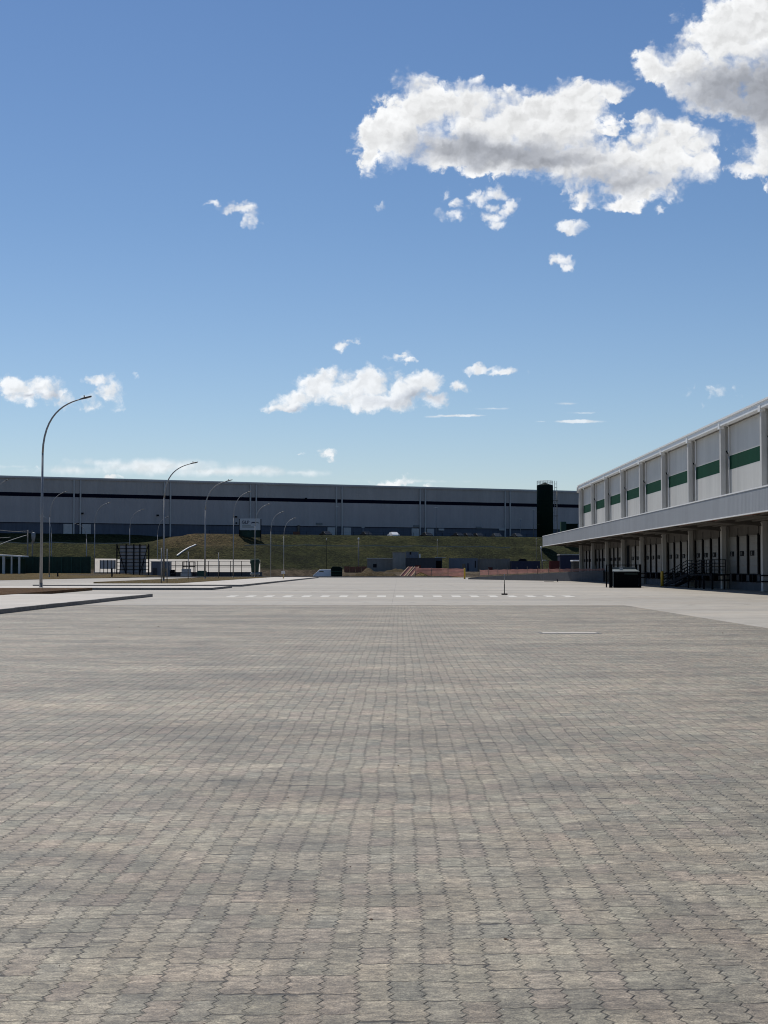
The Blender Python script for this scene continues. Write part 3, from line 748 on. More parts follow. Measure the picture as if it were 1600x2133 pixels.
# ---- sign post in the yard
p = gnd(1051, 1239)
t = thing('barrier_post', 'thin black and white post on a heavy base standing alone in the yard', 'post', p)
MB().lathe(p, [(.024,0),(.024,.62)], 10).build('pole', M['steel'], t)
MB().lathe(p+Vector((0,0,.62)), [(.024,0),(.024,.56),(.012,.58)], 10).build('pole_top', M['galv'], t)
MB().box(p.x-.17, p.y-.15, 0, p.x+.17, p.y+.15, .08).build('base', M['rubber'], t, .02)
# ---- stub pipe
p = gnd(1162, 1212)
t = thing('pipe_stub', 'tiny dark pipe stub sticking up from the apron before the ramp wall', 'pipe', p)
MB().tube([p, p+Vector((-.03,0,.2)), p+Vector((-.10,.0,.34))], .05, 8).build('pipe', M['steel'], t)
MB().box(p.x-1.6, p.y-.3, 0, p.x-.5, p.y-.1, .05).build('slab', M['kerb'], t)
# ---- waste compactor
px0 = gnd(1269, 1222).x; Yc = 118.0
cx0 = (1268-VX)/F*Yc; cx1 = (1334.5-VX)/F*Yc
t = thing('waste_container', 'black open waste container in a steel frame standing before the dock doors', 'container', ((cx0+cx1)/2, Yc, 0))
fr = MB()
fr.box(cx0, Yc, 0, cx0+.26, Yc+.12, 1.86).box(cx1-.16, Yc, 0, cx1, Yc+.12, 1.86)
fr.box(cx0, Yc+1.9, 0, cx0+.10, Yc+2.0, 1.86).box(cx1-.10, Yc+1.9, 0, cx1, Yc+2.0, 1.86)
fr.box(cx0+.26, Yc, 1.78, cx1-.16, Yc+.06, 1.84).box(cx0, Yc+.12, 1.78, cx0+.06, Yc+1.9, 1.84).box(cx1-.06, Yc+.12, 1.78, cx1, Yc+1.9, 1.84).box(cx0+.1, Yc+1.93, 1.78, cx1-.1, Yc+1.99, 1.84)
fr.build('frame', M['box_black'], t)
b_ = MB(); b_.prism([(cx0+.34, Yc-.02, .10), (cx0+.34, Yc-.10, 1.24), (cx0+.34, Yc+1.7, 1.36), (cx0+.34, Yc+1.7, .10)], (cx1-cx0-.54, 0, 0)).build('bin', M['box_black'], t, .02)
MB().prism([(cx0+.30, Yc-.14, 1.25), (cx0+.30, Yc-.14, 1.31), (cx0+.30, Yc+1.74, 1.47), (cx0+.30, Yc+1.74, 1.41)], (cx1-cx0-.46, 0, 0)).build('lid', M['lidm'], t)
MB().box(cx0+.27, Yc-.13, .03, cx0+.325, Yc-.06, 1.24).build('edge_strip', M['lidm'], t)
MB().box(cx0+.34, Yc-.15, .0, cx1-.06, Yc-.05, .14).build('skid', M['box_black'], t)
MB().box(cx0+.9, Yc+.5, 1.40, cx0+1.17, Yc+.52, 1.60).build('paper_notice', M['signw'], t)
MB().box(cx0+.26, Yc+1.86, 1.3, cx1-.16, Yc+1.9, 1.62).build('back_board', M['lidm'], t)
MB().box(cx0+1.2, Yc-.125, 1.06, cx1-.3, Yc-.08, 1.14).build('handle', M['box_green'], t)

# ------------------------------------------------------------------ far warehouse
fb_ = thing('distribution_centre', 'very long grey warehouse with dark blue stripe on top of the grass bank', 'warehouse', (-20, 380, 9.5))
def zrow(py_l, Y_l=330.0): return H+(VY-py_l)/F*Y_l
Lw0, Lw1 = -110.0, 215.0
def slab(z0, z1, mat, name, off=0.0, th=1.5, a=Lw0, b_=Lw1, parent=fb_):
    mb = MB(); p0 = wallp(a, off, z0); p1 = wallp(b_, off, z0)
    mb.prism([p0, p1, p1-WN*th, p0-WN*th], (0, 0, z1-z0)); return mb.build(name, mat, parent)
zt = zrow(990); zs1 = zrow(1024); zs0 = zrow(1032); zb = zrow(1087)
slab(zs1, zt-.25, M['fartop'], 'upper_wall'); slab(zs0, zs1, M['farblue'], 'blue_stripe', .03)
slab(zb, zs0, M['farwall'], 'lower_wall'); slab(8.3, zb, M['farbase'], 'base_wall', -.12, 1.3)
slab(zb-.12, zb, M['farblue'], 'base_trim', .05, .15)
mb = MB(); p0 = wallp(Lw0, .25, zt-.25); p1 = wallp(Lw1, .25, zt-.25)
mb.prism([p0, p1, p1-WN*90, p0-WN*90], (0, 0, .28)).build('roof', M['roof'], fb_)
slab(zt-.55, zt-.25, M['fartop'], 'eave', .2, .2)
# side walls
for a in (Lw0, Lw1):
    mb = MB(); p0 = wallp(a, -1.5, 9.3); mb.prism([p0, p0-WN*88, p0-WN*88+WD*(1.2 if a < 0 else -1.2), p0+WD*(1.2 if a < 0 else -1.2)], (0, 0, zt-.25-9.3)).build('side_wall', M['farwall'], fb_)
def wall_s(px):                      # where the photo column px meets the wall
    d_ = ray(px, 1100); # solve (d*t - W0).WN = 0
    d2 = Vector((d_.x, d_.y, 0)); t_ = W0.dot(WN)/d2.dot(WN); return (d2*t_-W0).dot(WD)
cols = [160, 348, 527, 706, 880, 1057, 1235]
for px in cols+[-30]:
    sx = wall_s(px)
    for o_ in (-.75, .75):
        mb = MB(); p = wallp(sx+o_, .12, 8.4); mb.obox(p, WD, .30, .4, zt-.6-8.4).build('pilaster', M['farpil'], fb_)
for px in (160, 706, 880):
    sx = wall_s(px); MB().obox(wallp(sx-2.1, .1, 9.45), WD, 2.0, .3, 2.3).build('gate', M['farpil'], fb_); MB().obox(wallp(sx+2.2, .1, 9.45), WD, 2.0, .3, 2.3).build('gate', M['farpil'], fb_)
for px, pz, ww in ((171,1071,.5),(328,1075,.5),(491,1078,.5),(637,1040,.4),(492,1091,.3)):
    sx = wall_s(px); pp = wallp(sx); z = at(px, pz, pp.y).z
    MB().obox((pp.x+WN.x*.2, pp.y+WN.y*.2, z), WD, ww, .4, .35).build('wall_light', M['steel'], fb_)
for px, pz, mt in ((665,1091,'inkgrey'),(867,1096,'inkgrey'),(997,1099,'inkgrey'),(919,1103,'farpil'),(1045,1103,'farpil')):
    sx = wall_s(px); pp = wallp(sx); z = at(px, pz, pp.y).z
    MB().obox((pp.x+WN.x*.1, pp.y+WN.y*.1, z-.25), WD, 1.6, .2, .5).build('wall_sign', M[mt], fb_)
# low fence in front of the building / crest
cf = thing('crest_fence', 'low wire fence with slim posts along the top of the grass bank', 'fence', wallp(60, 14.2, 9.4))
for i in range(29):
    p = wallp(44+4*i, 14.3, 9.3); MB().bar(p, p+Vector((0,0,1.0)), .07).build('post', M['steel'], cf)
mb = MB()
for z in (9.75, 10.2): mb.bar(wallp(44, 14.3, z), wallp(156, 14.3, z), .02)
mb.build('wire', M['steel'], cf)
# pale drain channel on the bench, and the crest edge line
def along(off, pts, z, wd, hh, name, label, cat, mat):
    t = MB()
    for a, b_ in zip(pts[:-1], pts[1:]):
        A = wallp(a, off); B = wallp(b_, off); A.z = terz(A.x, A.y)+z; B.z = terz(B.x, B.y)+z
        t.bar(A, B, wd, hh)
    return t.build(name, mat, None, label=label, category=cat)
along(21.2, [50+3*i for i in range(24)], .06, .55, .25, 'drain_channel', 'thin pale concrete drain running across the middle of the grass bank', 'drain', M['ditch'])
along(9.2, [-60+3*i for i in range(30)], .06, .35, .2, 'drain_channel', 'thin pale drain along the lip of the left grass bank under the dark slope', 'drain', M['ditch'])
# white chute down the bank
t = thing('drain_chute', 'white concrete chute slanting down the grass bank behind the lamp posts', 'chute', at(367, 1163, 322))
A = hit(408, 1136); B = hit(369, 1160)
pts = []
for i in range(13):
    q_ = A.lerp(B, i/12); q_.z = terz(q_.x, q_.y)+.12; pts.append(q_)
mb = MB()
for a, b_ in zip(pts[:-1], pts[1:]): mb.bar(a, b_, .42, .2)
mb.build('channel', M['white'], t)

# ------------------------------------------------------------------ water tank on the crest
YT = 366.0; pc = at(1135.5, 1110, YT); tr = 17.0/F*YT; ztop = at(1135, 1010, YT).z; z0t = 9.4
tk = thing('water_tank', 'tall dark green cylindrical water tank with railing and ladder cage', 'water tank', (pc.x, YT, z0t))
MB().lathe((pc.x, YT, z0t), [(tr,0),(tr,ztop-z0t-.25),(tr*.99,ztop-z0t-.1),(.5,ztop-z0t+.35),(.35,ztop-z0t+.55)], 36).build('shell', M['tank'], tk)
for zz in (3, 6, 9): MB().lathe((pc.x, YT, z0t+zz), [(tr+.04,0),(tr+.04,.12)], 36).build('seam_ring', M['tank'], tk)
rg = MB()
for i in range(14):
    a = 2*math.pi*i/14; x, y = pc.x+tr*.97*math.cos(a), YT+tr*.97*math.sin(a); rg.bar((x, y, ztop-.15), (x, y, ztop+.95), .06)
for zz in (.5, .95):
    rg.tube([(pc.x+tr*.97*math.cos(2*math.pi*i/24), YT+tr*.97*math.sin(2*math.pi*i/24), ztop+zz) for i in range(25)], .035, 5, False)
rg.build('railing', M['galv'], tk)
ld = MB(); lx, ly = pc.x+tr+.25, YT-.2
for o_ in (-.22, .22): ld.bar((lx+.1, ly+o_, z0t+2), (lx+.1, ly+o_, ztop+1.0), .05)
i_ = 0; zz = z0t+2.2
while zz < ztop+.9:
    ld.bar((lx+.1, ly-.22, zz), (lx+.1, ly+.22, zz), .035); zz += .45
ld.build('ladder', M['galv'], tk)
cg = MB(); zz = z0t+3.2
while zz < ztop+1.0:
    cg.tube([(lx+.1+.62*math.sin(math.pi*i/8), ly-.4*math.cos(math.pi*i/8), zz) for i in range(9)], .03, 5, False); zz += .9
for i in (2, 4, 6): cg.bar((lx+.1+.62*math.sin(math.pi*i/8), ly-.4*math.cos(math.pi*i/8), z0t+3.2), (lx+.1+.62*math.sin(math.pi*i/8), ly-.4*math.cos(math.pi*i/8), ztop+.95), .03)
cg.build('ladder_cage', M['galv'], tk)
for px_, pz_ in ((1155, 1043), (1155, 1075)):
    p = at(px_, pz_, YT); MB().box(lx-.15, ly-.4, p.z, lx+.95, ly+.4, p.z+.12).build('rest_platform', M['cont_beige'], tk)
MB().tube([(lx+.75, ly+.4, z0t), (lx+.75, ly+.4, ztop-1.5)], .09, 8).build('riser_pipe', M['ditch'], tk)
# green pump house
Y_ = 372.0; a = at(1169, 1090, Y_); b_ = at(1204, 1090, Y_)
t = thing('pump_house', 'small green pump house beside the water tank, half hidden by the canopy', 'pump house', (a.x+2, Y_, 9.4))
MB().box(a.x, Y_, 9.4, a.x+1.3, Y_+3, at(1,1087,Y_).z).build('tower', M['tankg'], t)
MB().box(a.x+1.3, Y_+.3, 9.4, b_.x, Y_+3, at(1,1092,Y_).z).build('wall', M['tank'], t)
MB().box(a.x+1.2, Y_+.1, at(1,1092,Y_).z, b_.x+.2, Y_+3.1, at(1,1091,Y_).z).build('roof', M['tankg'], t)

# ------------------------------------------------------------------ street lamps
HL = 13.45
def lamp_parts(name, label, loc, h, side, reach, group):
    o = thing(name, label, 'street lamp', loc, group)
    x, y, z = loc; zb = z+h*.70; Pq = []
    Pq.append(Vector((x, y, z+.02))); Pq.append(Vector((x+side*.02, y, z+h*.35)))
    Pq.append(Vector((x+side*.04, y, zb)))
    # arm: a quarter bend that ends rising gently
    arm = []
    P_a = Vector((x+side*.04, y, zb)); P_b = Vector((x+side*.10, y, z+h*.90)); P_c = Vector((x+side*reach*.42, y, z+h*.962)); P_d = Vector((x+side*reach*.80, y, z+h*.985))
    for i in range(13):
        t_ = i/12; arm.append(P_a*(1-t_)**3+P_b*3*t_*(1-t_)**2+P_c*3*t_*t_*(1-t_)+P_d*t_**3)
    MB().tube(Pq, [.115, .095, .075], 12).build('pole', M['galv'], o)
    MB().tube(arm, [.075-.03*i/12 for i in range(13)], 10).build('arm', M['galv'], o)
    MB().lathe((x, y, z), [(.19,0),(.19,.03),(.13,.06),(.125,.35)], 14).build('base', M['kerb'], o)
    d_ = (arm[-1]-arm[-3]).normalized(); d_ = (d_+Vector((0,0,.12))).normalized()
    e = arm[-1]; tip = Vector((x+side*reach, y, z+h)); u2 = Vector((0,1,0)); w2 = d_.cross(u2)
    if w2.z < 0: w2 = -w2
    L_ = (tip-e).length; d_ = (tip-e).normalized()
    hd = MB(); prof = [(-.15,.05,.05),(0,.07,.07),(.25*L_,.12,.08),(.36*L_,.15,.10),(.55*L_,.16,.06),(L_*.95,.14,.035),(L_,.08,.02)]
    vs = []
    for (s_, hw, ht) in prof:
        for (a, b_) in ((-1,-.6),(1,-.6),(1,.5),(.5,1),(-.5,1),(-1,.5)): vs.append(e+d_*s_+u2*hw*a+w2*ht*b_)
    nP = len(prof); fs = [(i*6+k, i*6+(k+1)%6, (i+1)*6+(k+1)%6, (i+1)*6+k) for i in range(nP-1) for k in range(6)]+[(5,4,3,2,1,0), tuple((nP-1)*6+k for k in range(6))]
    hd.add(vs, fs); h_o = hd.build('lamp_head', M['head'], o)
    MB().tube([e+d_*.33*L_+w2*.08, e+d_*.33*L_+w2*.2], [.055, .045], 8).build('photocell', M['head'], h_o)
    MB().obox(e+d_*.70*L_-w2*.075, d_, L_*.42, .2, .015, u2).build('lens', M['lens'], h_o)
    return o
def lamp(px, py_head, x_head, H_=HL, side=1, X=None, Y=None, label='', base=None):
    pass
lamps = [  # (pole px, head tip px, head tip py, Y, label)
    (86, 189, 825, 107.5, 'tallest and nearest street lamp, its arm against the white cloud at left'),
    (341, 412, 962, 164, 'street lamp standing just right of the pale grey container, arm above the far roof'),
    (427, 484, 999, 201, 'street lamp rising over the railing, its head touching the far roofline'),
    (486, 523, 1023, 228, 'street lamp just left of the white sign on the bank'),
    (531, 563, 1049, 246, 'street lamp directly in front of the white lettered sign'),
    (564, 592, 1065, 257, 'street lamp to the right of the white lettered sign'),
    (591, 617, 1078, 222, 'last and smallest street lamp of the middle row, right of the sign'),
    (-16, 18, 998, 195, 'street lamp cut by the left edge of the picture, only its arm showing'),
    (103, 140, 1023, 229, 'street lamp rising from the dry verge near the green fence, right of the tallest lamp'),
    (197, 230, 1046, 266, 'street lamp at the right end of the green net fence'),
    (270, 301, 1060, 296, 'street lamp behind the billboard frame'),
    (328, 352, 1076, 300, 'thin far street lamp between the billboard frame and the pale grey container')]
proto = None
LG = 'curved-arm street lamps along the side road'
for i, (px, tx, hy, Y, lb) in enumerate(lamps):
    hz = at(px, hy, Y).z; reach = (tx-px)/F*Y; X = at(px, 1150, Y).x
    zb_ = .12 if Y < 150 else (.05 if Y < 250 else terz(X, Y))
    if 7 <= i <= 8: zb_ = .1 if i == 7 else .25
    if i == 9: zb_ = .70
    if proto is None:
        proto = lamp_parts('street_lamp', lb, (X, Y, zb_), hz-zb_, 1, reach, LG); r0_ = reach; h0 = hz-zb_; o = proto
    else:
        o = copy_tree(proto); o.location = (X, Y, zb_); s_ = (hz-zb_)/h0; o.scale = (reach/r0_, 1, s_); o['label'] = lb
for (px, hy, Y, hd, lb) in ((108, 1073, 296, -2.5, 'short street lamp with its arm pointing left, behind the tallest lamp'), (181, 1090, 296, -2.4, 'short street lamp pointing left, left of the fence end')):
    pz = at(px, hy, Y); zb_ = terz(pz.x, Y)
    if px == 108:
        sp = lamp_parts('street_lamp', lb, (pz.x, Y, zb_), pz.z-zb_, -1, 2.6, 'left-facing street lamps behind the fence'); hh = pz.z-zb_
    else:
        o = copy_tree(sp); o.location = (pz.x, Y, zb_); o.scale = (1, 1, (pz.z-zb_)/hh); o['label'] = lb

# slim stakes
for (px, t0, b0, lb) in ((336, 1141, 1215, 'slim pale stake just left of the second street lamp'), (348, 1143, 1214, 'slim pale stake just right of the second street lamp'),
                     (392, 1149, 1207, 'slim pale stake between the second and third street lamps'), (455, 1151, 1205, 'slim pale stake between the third and fourth street lamps')):
    g_ = gnd(px, b0, .15); zt_ = at(px, t0, g_.y).z
    MB().lathe((g_.x, g_.y, .1), [(.05,0),(.045,zt_-.1)], 8).build('marker_stake', M['galv'], None, label=lb, category='stake', group='slim stakes in the planting strip')
# small sign board by the last lamps
p = gnd(590, 1206, .15)
t = thing('notice_board', 'small white board on a low post at the foot of the last lamps', 'notice board', p)
z_ = at(590, 1190, p.y).z
MB().box(p.x-.04, p.y-.03, .1, p.x+.04, p.y+.03, z_-.3).build('post', M['yellow'], t)
MB().obox((p.x, p.y, z_-.35), (1, 0, 0), .5, .06, .4).build('board', M['signw'], t)
# things at the foot of the middle lamps
p = at(530, 1203, 250)
t = thing('spoil_hopper', 'dark green flared hopper on a pale round foot beside the white slope', 'hopper', (p.x, 250, .1))
x, y = p.x+.1, 250
MB().lathe((x, y, 0), [(.62,.9),(.66,1.6),(.72,2.2),(.86,2.6),(.80,3.05),(.55,3.2)], 14).build('body', M['net'], t)
MB().lathe((x, y, 0), [(.45,.35),(.82,.5),(.85,.75),(.62,.92)], 16).build('foot', M['lidm'], t)
MB().lathe((x, y, 0), [(.18,0),(.16,.36)], 10).build('stem', M['steel'], t)
# green-and-white sign on the bank
Ys = 338.0; a = at(499.5, 1080, Ys); b_ = at(542.5, 1104, Ys)
t = thing('company_sign', 'white billboard reading GLP on dark posts at the top of the bank', 'sign', ((a.x+b_.x)/2, Ys, b_.z-3))
MB().box(a.x, Ys, b_.z, b_.x, Ys+.25, a.z).build('panel', M['signw'], t)
for x in (a.x-.18, b_.x+.02):
    MB().box(x, Ys-.05, terz(x, Ys)-.2, x+.17, Ys+.3, a.z-.1).build('post', M['steel'], t)
MB().box(a.x, Ys+.3, terz(a.x, Ys)-.3, b_.x, Ys+.4, b_.z-.05).build('skirt', M['net'], t)
pw = (b_.x-a.x)/43.0
text_part('GLP', 9.2*pw, M['ink'], t, (a.x+4.0*pw, Ys-.02, a.z-10.8*pw), (1,0,0), (0,0,1), 'lettering', .02)
def arc(cx, cy, r0, r1, a0, a1, mat, name):
    mb = MB(); n = 8; out = []; inn = []
    for i in range(n+1):
        a_ = R(a0+(a1-a0)*i/n); tt = math.sin(math.pi*i/n)
        out.append(Vector((a.x+(cx+r1*math.cos(a_))*pw, Ys-.04, a.z-(cy-r1*math.sin(a_)*.72)*pw)))
        rr = r1-(r1-r0)*(.25+.75*tt); inn.append(Vector((a.x+(cx+rr*math.cos(a_))*pw, Ys-.04, a.z-(cy-rr*math.sin(a_)*.72)*pw)))
    for i in range(n):
        mb.prism([out[i], out[i+1], inn[i+1], inn[i]], (0, .035, 0))
    mb.build(name, mat, t)
arc(28.5, 10.8, 1.6, 5.4, 170, 10, M['ink'], 'emblem_arc')
arc(35.5, 10.8, 2.4, 5.2, 140, 0, M['inkgrey'], 'emblem_arc')
MB().box(a.x+5*pw, Ys-.03, a.z-14.4*pw, a.x+23*pw, Ys-.001, a.z-13.4*pw).build('rule', M['inkgreen'], t)
for k_, (w_, c_) in enumerate(((24, 'inkgrey'), (27, 'inkgrey'))):
    MB().box(a.x+5*pw, Ys-.03, a.z-(16.9+k_*1.9)*pw, a.x+(5+w_)*pw, Ys-.001, a.z-(16.3+k_*1.9)*pw).build('small_print', M[c_], t)

# ------------------------------------------------------------------ billboard frame seen from behind
Yb = 268.0
a = at(243, 1133, Yb); b_ = at(309, 1197, Yb)
t = thing('billboard_frame', 'big pale billboard seen from behind with its dark lattice of steel bars', 'billboard', ((a.x+b_.x)/2, Yb, b_.z))
MB().box(a.x+.5, Yb+.5, b_.z+.4, b_.x-.5, Yb+.6, a.z-.15).build('sheet', M['board'], t)
for i, fx_ in enumerate((0, .29, .53, .72, 1)):
    x = a.x+(b_.x-a.x)*fx_; MB().box(x-.10, Yb+.25, b_.z-.2, x+.10, Yb+.45, a.z).build('upright', M['steel'], t)
for i in range(9):
    z = b_.z+.3+(a.z-b_.z-.5)*i/8; MB().box(a.x, Yb+.36, z-.05, b_.x, Yb+.48, z+.05).build('crossbar', M['steel'], t)
w_ = b_.x-a.x
for (x1_, x2_) in ((a.x+.1, a.x+w_*.28), (b_.x-.1, b_.x-w_*.27)):
    MB().bar((x1_, Yb+.2, a.z-.3), (x2_, Yb+.2, b_.z+.3), .12).build('brace', M['steel'], t)
    MB().bar(((x1_+x2_)/2, Yb+.2, a.z-2.6), ((x1_+x2_)/2, Yb-1.8, b_.z-.1), .12).build('strut', M['steel'], t)

# ------------------------------------------------------------------ white concrete slope and yard things on the left
def wedge(px0, px1, label):
    A = at(px0, 1192, 284); B = at(px1, 1192, 284); A2 = at(px0, 1163.5, 300); B2 = at(px1, 1166, 300)
    t = thing('concrete_slope', label, 'slope', (A.x, 284, 0)); mb = MB()
    vs = [A, B, B2, A2, Vector((A.x, 284, -1)), Vector((B.x, 284, -1)), Vector((B2.x, 300, -1)), Vector((A2.x, 300, -1))]
    mb.add(vs, [(0,1,2,3),(5,4,0,1)[::-1],(6,5,1,2)[::-1],(7,6,2,3)[::-1],(4,7,3,0)[::-1]]); mb.build('slab', M['slope'], t)
    return t
wedge(196, 542, 'bright sunlit pale concrete slope behind the railings at the foot of the bank')
# brownish retaining edge along its foot
A = at(355, 1196, 282.5); B = at(545, 1196, 282.5)
MB().box(A.x, 282.3, -1.0, B.x, 283.6, at(1, 1191.5, 282.5).z).build('low_wall', M['plinth'], None, label='low dark wall along the foot of the bright concrete slope', category='wall')
# railing
t = thing('yard_railing', 'dark two-rail fence in front of the bright concrete slope', 'railing', (at(355, 1190, 281).x, 281, -.8))
mb = MB(); xa = at(350, 1, 281).x; xb_ = at(530, 1, 281).x
for py in (1169.5, 1178, 1181): 
    z = at(1, py, 281).z; mb.bar((xa, 281, z), (xb_, 281, z), .10 if py != 1169.5 else .05)
mb.build('rail', M['steel'], t)
for i in range(9):
    x = xa+(xb_-xa)*i/8; MB().bar((x, 281, -1), (x, 281, at(1, 1168.5, 281).z), .10).build('post', M['steel'], t)
# scaffold-like stand
t = thing('steel_stand', 'dark square steel stand with a pale box, left of the third lamp', 'stand', (at(400, 1, 279).x, 279, -.8))
xa, xb_ = at(388, 1, 279).x, at(411, 1, 279).x; z1_ = at(1, 1170, 279).z
for x in (xa, (xa+xb_)/2, xb_):
    for y in (278.2, 279.8): MB().bar((x, y, -.8), (x, y, z1_), .14).build('leg', M['steel'], t)
mb = MB()
for z in (z1_-.05, z1_-.9): mb.bar((xa, 278.2, z), (xb_, 278.2, z), .12).bar((xa, 279.8, z), (xb_, 279.8, z), .12)
mb.build('rail', M['steel'], t)
# pallets / crates at its foot
for (px0, px1, py0, py1, mt, nm, lb) in ((355, 366, 1186, 1196, 'steel', 'material_stack', 'low black stack at the right side of the pale grey container'),
        (377, 399, 1184, 1194, 'farpil', 'material_stack', 'grey stack of material under the steel stand'),
        (411, 431, 1188, 1196, 'tankg', 'material_stack', 'low green stack right of the steel stand')):
    A = at(px0, py0, 277.5); B = at(px1, py1, 277.5)
    t = thing(nm, lb, 'stack', ((A.x+B.x)/2, 277.5, -.85), 'stacks of building material')
    n_ = 3; hz = (A.z+.86)/n_
    for i in range(n_):
        MB().box(A.x+random.uniform(0,.2), 277, -.86+i*hz, B.x-random.uniform(0,.25), 278.3, -.86+(i+.9)*hz).build('bundle', M[mt], t, .03)
# pale container cabin
A = at(315, 1169, 276); B = at(353, 1195, 276)
t = thing('site_cabin', 'pale grey metal site cabin behind the second street lamp', 'cabin', ((A.x+B.x)/2, 276, -.8))
MB().box(A.x, 276, -.7, B.x, 278.6, A.z-.12).build('wall', M['cont_pale'], t); MB().box(A.x-.1, 275.9, A.z-.12, B.x+.1, 278.7, A.z).build('roof', M['hutroof'], t)
MB().box(A.x+.3, 275.93, .3, A.x+1.1, 275.99, 1.7).build('door', M['cont_dark'], t); MB().box(B.x-1.4, 275.93, .9, B.x-.5, 275.99, 1.6).build('window', M['glass'], t)
# sheeted white stack left of billboard
A = at(208, 1167, 272); B = at(241, 1185, 272)
t = thing('panel_fence', 'short white panel fence with dark posts left of the billboard frame', 'fence', ((A.x+B.x)/2, 272, .6))
MB().box(A.x, 272, B.z, B.x, 272.1, A.z).build('panel', M['signw'], t)
for i in range(5):
    x = A.x+(B.x-A.x)*(i+.1)/4.3; MB().box(x-.05, 271.85, .4, x+.05, 271.98, A.z+.05).build('post', M['steel'], t)
# green net fence
Yf_ = 271.0; xL = at(58, 1, Yf_).x; xR = at(198, 1, Yf_).x; zt_ = at(1, 1159.5, Yf_).z
t = thing('net_fence', 'long dark green net fence with vertical posts behind the dry verge', 'fence', ((xL+xR)/2, Yf_, .6))
m_ = MB(); n_ = 60
vs = []; fs = []
for i in range(n_+1):
    x = xL-30+(xR-xL+30)*i/n_; y = Yf_+.08*math.sin(i*2.1)
    vs += [(x, y, .5), (x, y, zt_+.05*math.sin(i*1.3)), (x, y+.03, .5), (x, y+.03, zt_+.05*math.sin(i*1.3))]
for i in range(n_):
    o_ = 4*i; fs += [(o_, o_+4, o_+5, o_+1), (o_+3, o_+7, o_+6, o_+2), (o_+1, o_+5, o_+7, o_+3)]
m_.add(vs, fs); m_.build('net', M['net'], t)
for i in range(24):
    x = xL-28+(xR-xL+28)*i/23; MB().box(x-.06, Yf_-.2, .3, x+.06, Yf_-.12, zt_+.02).build('post', M['tankg'], t)
# white portal carport at far left
Yp = 262.0; t = thing('portal_shelter', 'white steel portal shelter with slender posts at the far left edge', 'shelter', (at(28,1,Yp).x, Yp, .6))
x0_ = at(-60, 1, Yp).x; x1_ = at(56, 1, Yp).x; zA = at(-60, 1151, Yp).z; zB = at(56, 1157.5, Yp).z
MB().prism([(x0_, Yp, zA-.22), (x1_, Yp, zB-.22), (x1_, Yp, zB), (x0_, Yp, zA)], (0, 5, 0)).build('roof', M['white'], t)
for px, w_ in ((2.5,.22),(18.5,.42),(35,.25),(50.5,.32),(-20,.3),(-45,.3)):
    x = at(px, 1, Yp).x; zz = at(px, 1157, Yp).z
    MB().box(x-w_/2, Yp+.1, .45, x+w_/2, Yp+.1+w_, zz-.1).build('post', M['pilaster'], t)
MB().box(x0_, Yp+4.4, .4, x1_-.4, Yp+4.5, 3.3).build('back_panel', M['net'], t)
# dark stubs in the verge
for (px, py0, py1, lb) in ((120.5, 1190, 1201, 'short dark stub post in the dry verge before the net fence'), (233.5, 1183, 1199, 'dark stub post in the dry verge left of the billboard frame')):
    Yq = 235; A = at(px, py0, Yq); zz = at(px, py1, Yq).z
    MB().lathe((A.x, Yq, zz-.2), [(.12,0),(.13,.3),(.10,A.z-zz+.1),(.05,A.z-zz+.2)], 10).build('stub_post', M['steel'], None, label=lb, category='post')
# utility poles with a transformer and cables
Yu = 300.0
def upole(px, pyt, label, xfm, Yu=300.0, r=.15):
    A = at(px, pyt, Yu); zb_ = terz(A.x, Yu)
    t = thing('utility_pole', label, 'utility pole', (A.x, Yu, zb_))
    MB().lathe((A.x, Yu, zb_), [(r+.05,0),(r-.03,A.z-zb_)], 10).build('pole', M['wood'], t)
    if xfm:
        MB().box(A.x-1.1, Yu-.12, A.z-.5, A.x+1.1, Yu+.0, A.z-.35).build('crossarm', M['wood'], t)
        MB().lathe((A.x+1.15, Yu, A.z-2.6), [(.15,0),(.3,.5),(.42,1.0),(.42,1.9),(.3,2.1)], 12).build('transformer', M['galv'], t)
        for dx_ in (-.9, 0, .9): MB().lathe((A.x+dx_, Yu-.06, A.z-.35), [(.07,0),(.07,.25)], 8).build('insulator', M['lidm'], t)
    return t, A
t1, A1 = upole(58, 1104, 'grey utility pole with transformer behind the portal shelter', True)
t2, A2 = upole(68, 1112, 'second utility pole without crossarm, just right of the transformer pole', False, 301)
def cable(a, b_, sag, label, r=.035):
    pts = [a.lerp(b_, i/16)-Vector((0,0,sag*4*(i/16)*(1-i/16))) for i in range(17)]
    MB().tube(pts, r, 5).build('overhead_cable', M['cable'], None, label=label, category='cable', group='overhead cables at far left')
cable(at(-60, 1088, 300), A1-Vector((0,0,.2)), .7, 'overhead cable entering from the left edge, topmost', .05)
cable(at(-70, 1170, 285), A1-Vector((0,0,1.0)), -.5, 'overhead cable climbing from lower left to the utility pole', .07)
cable(at(-60, 1119, 300), at(22, 1119, 300), .2, 'level overhead cable at the left edge, below the topmost one', .05)
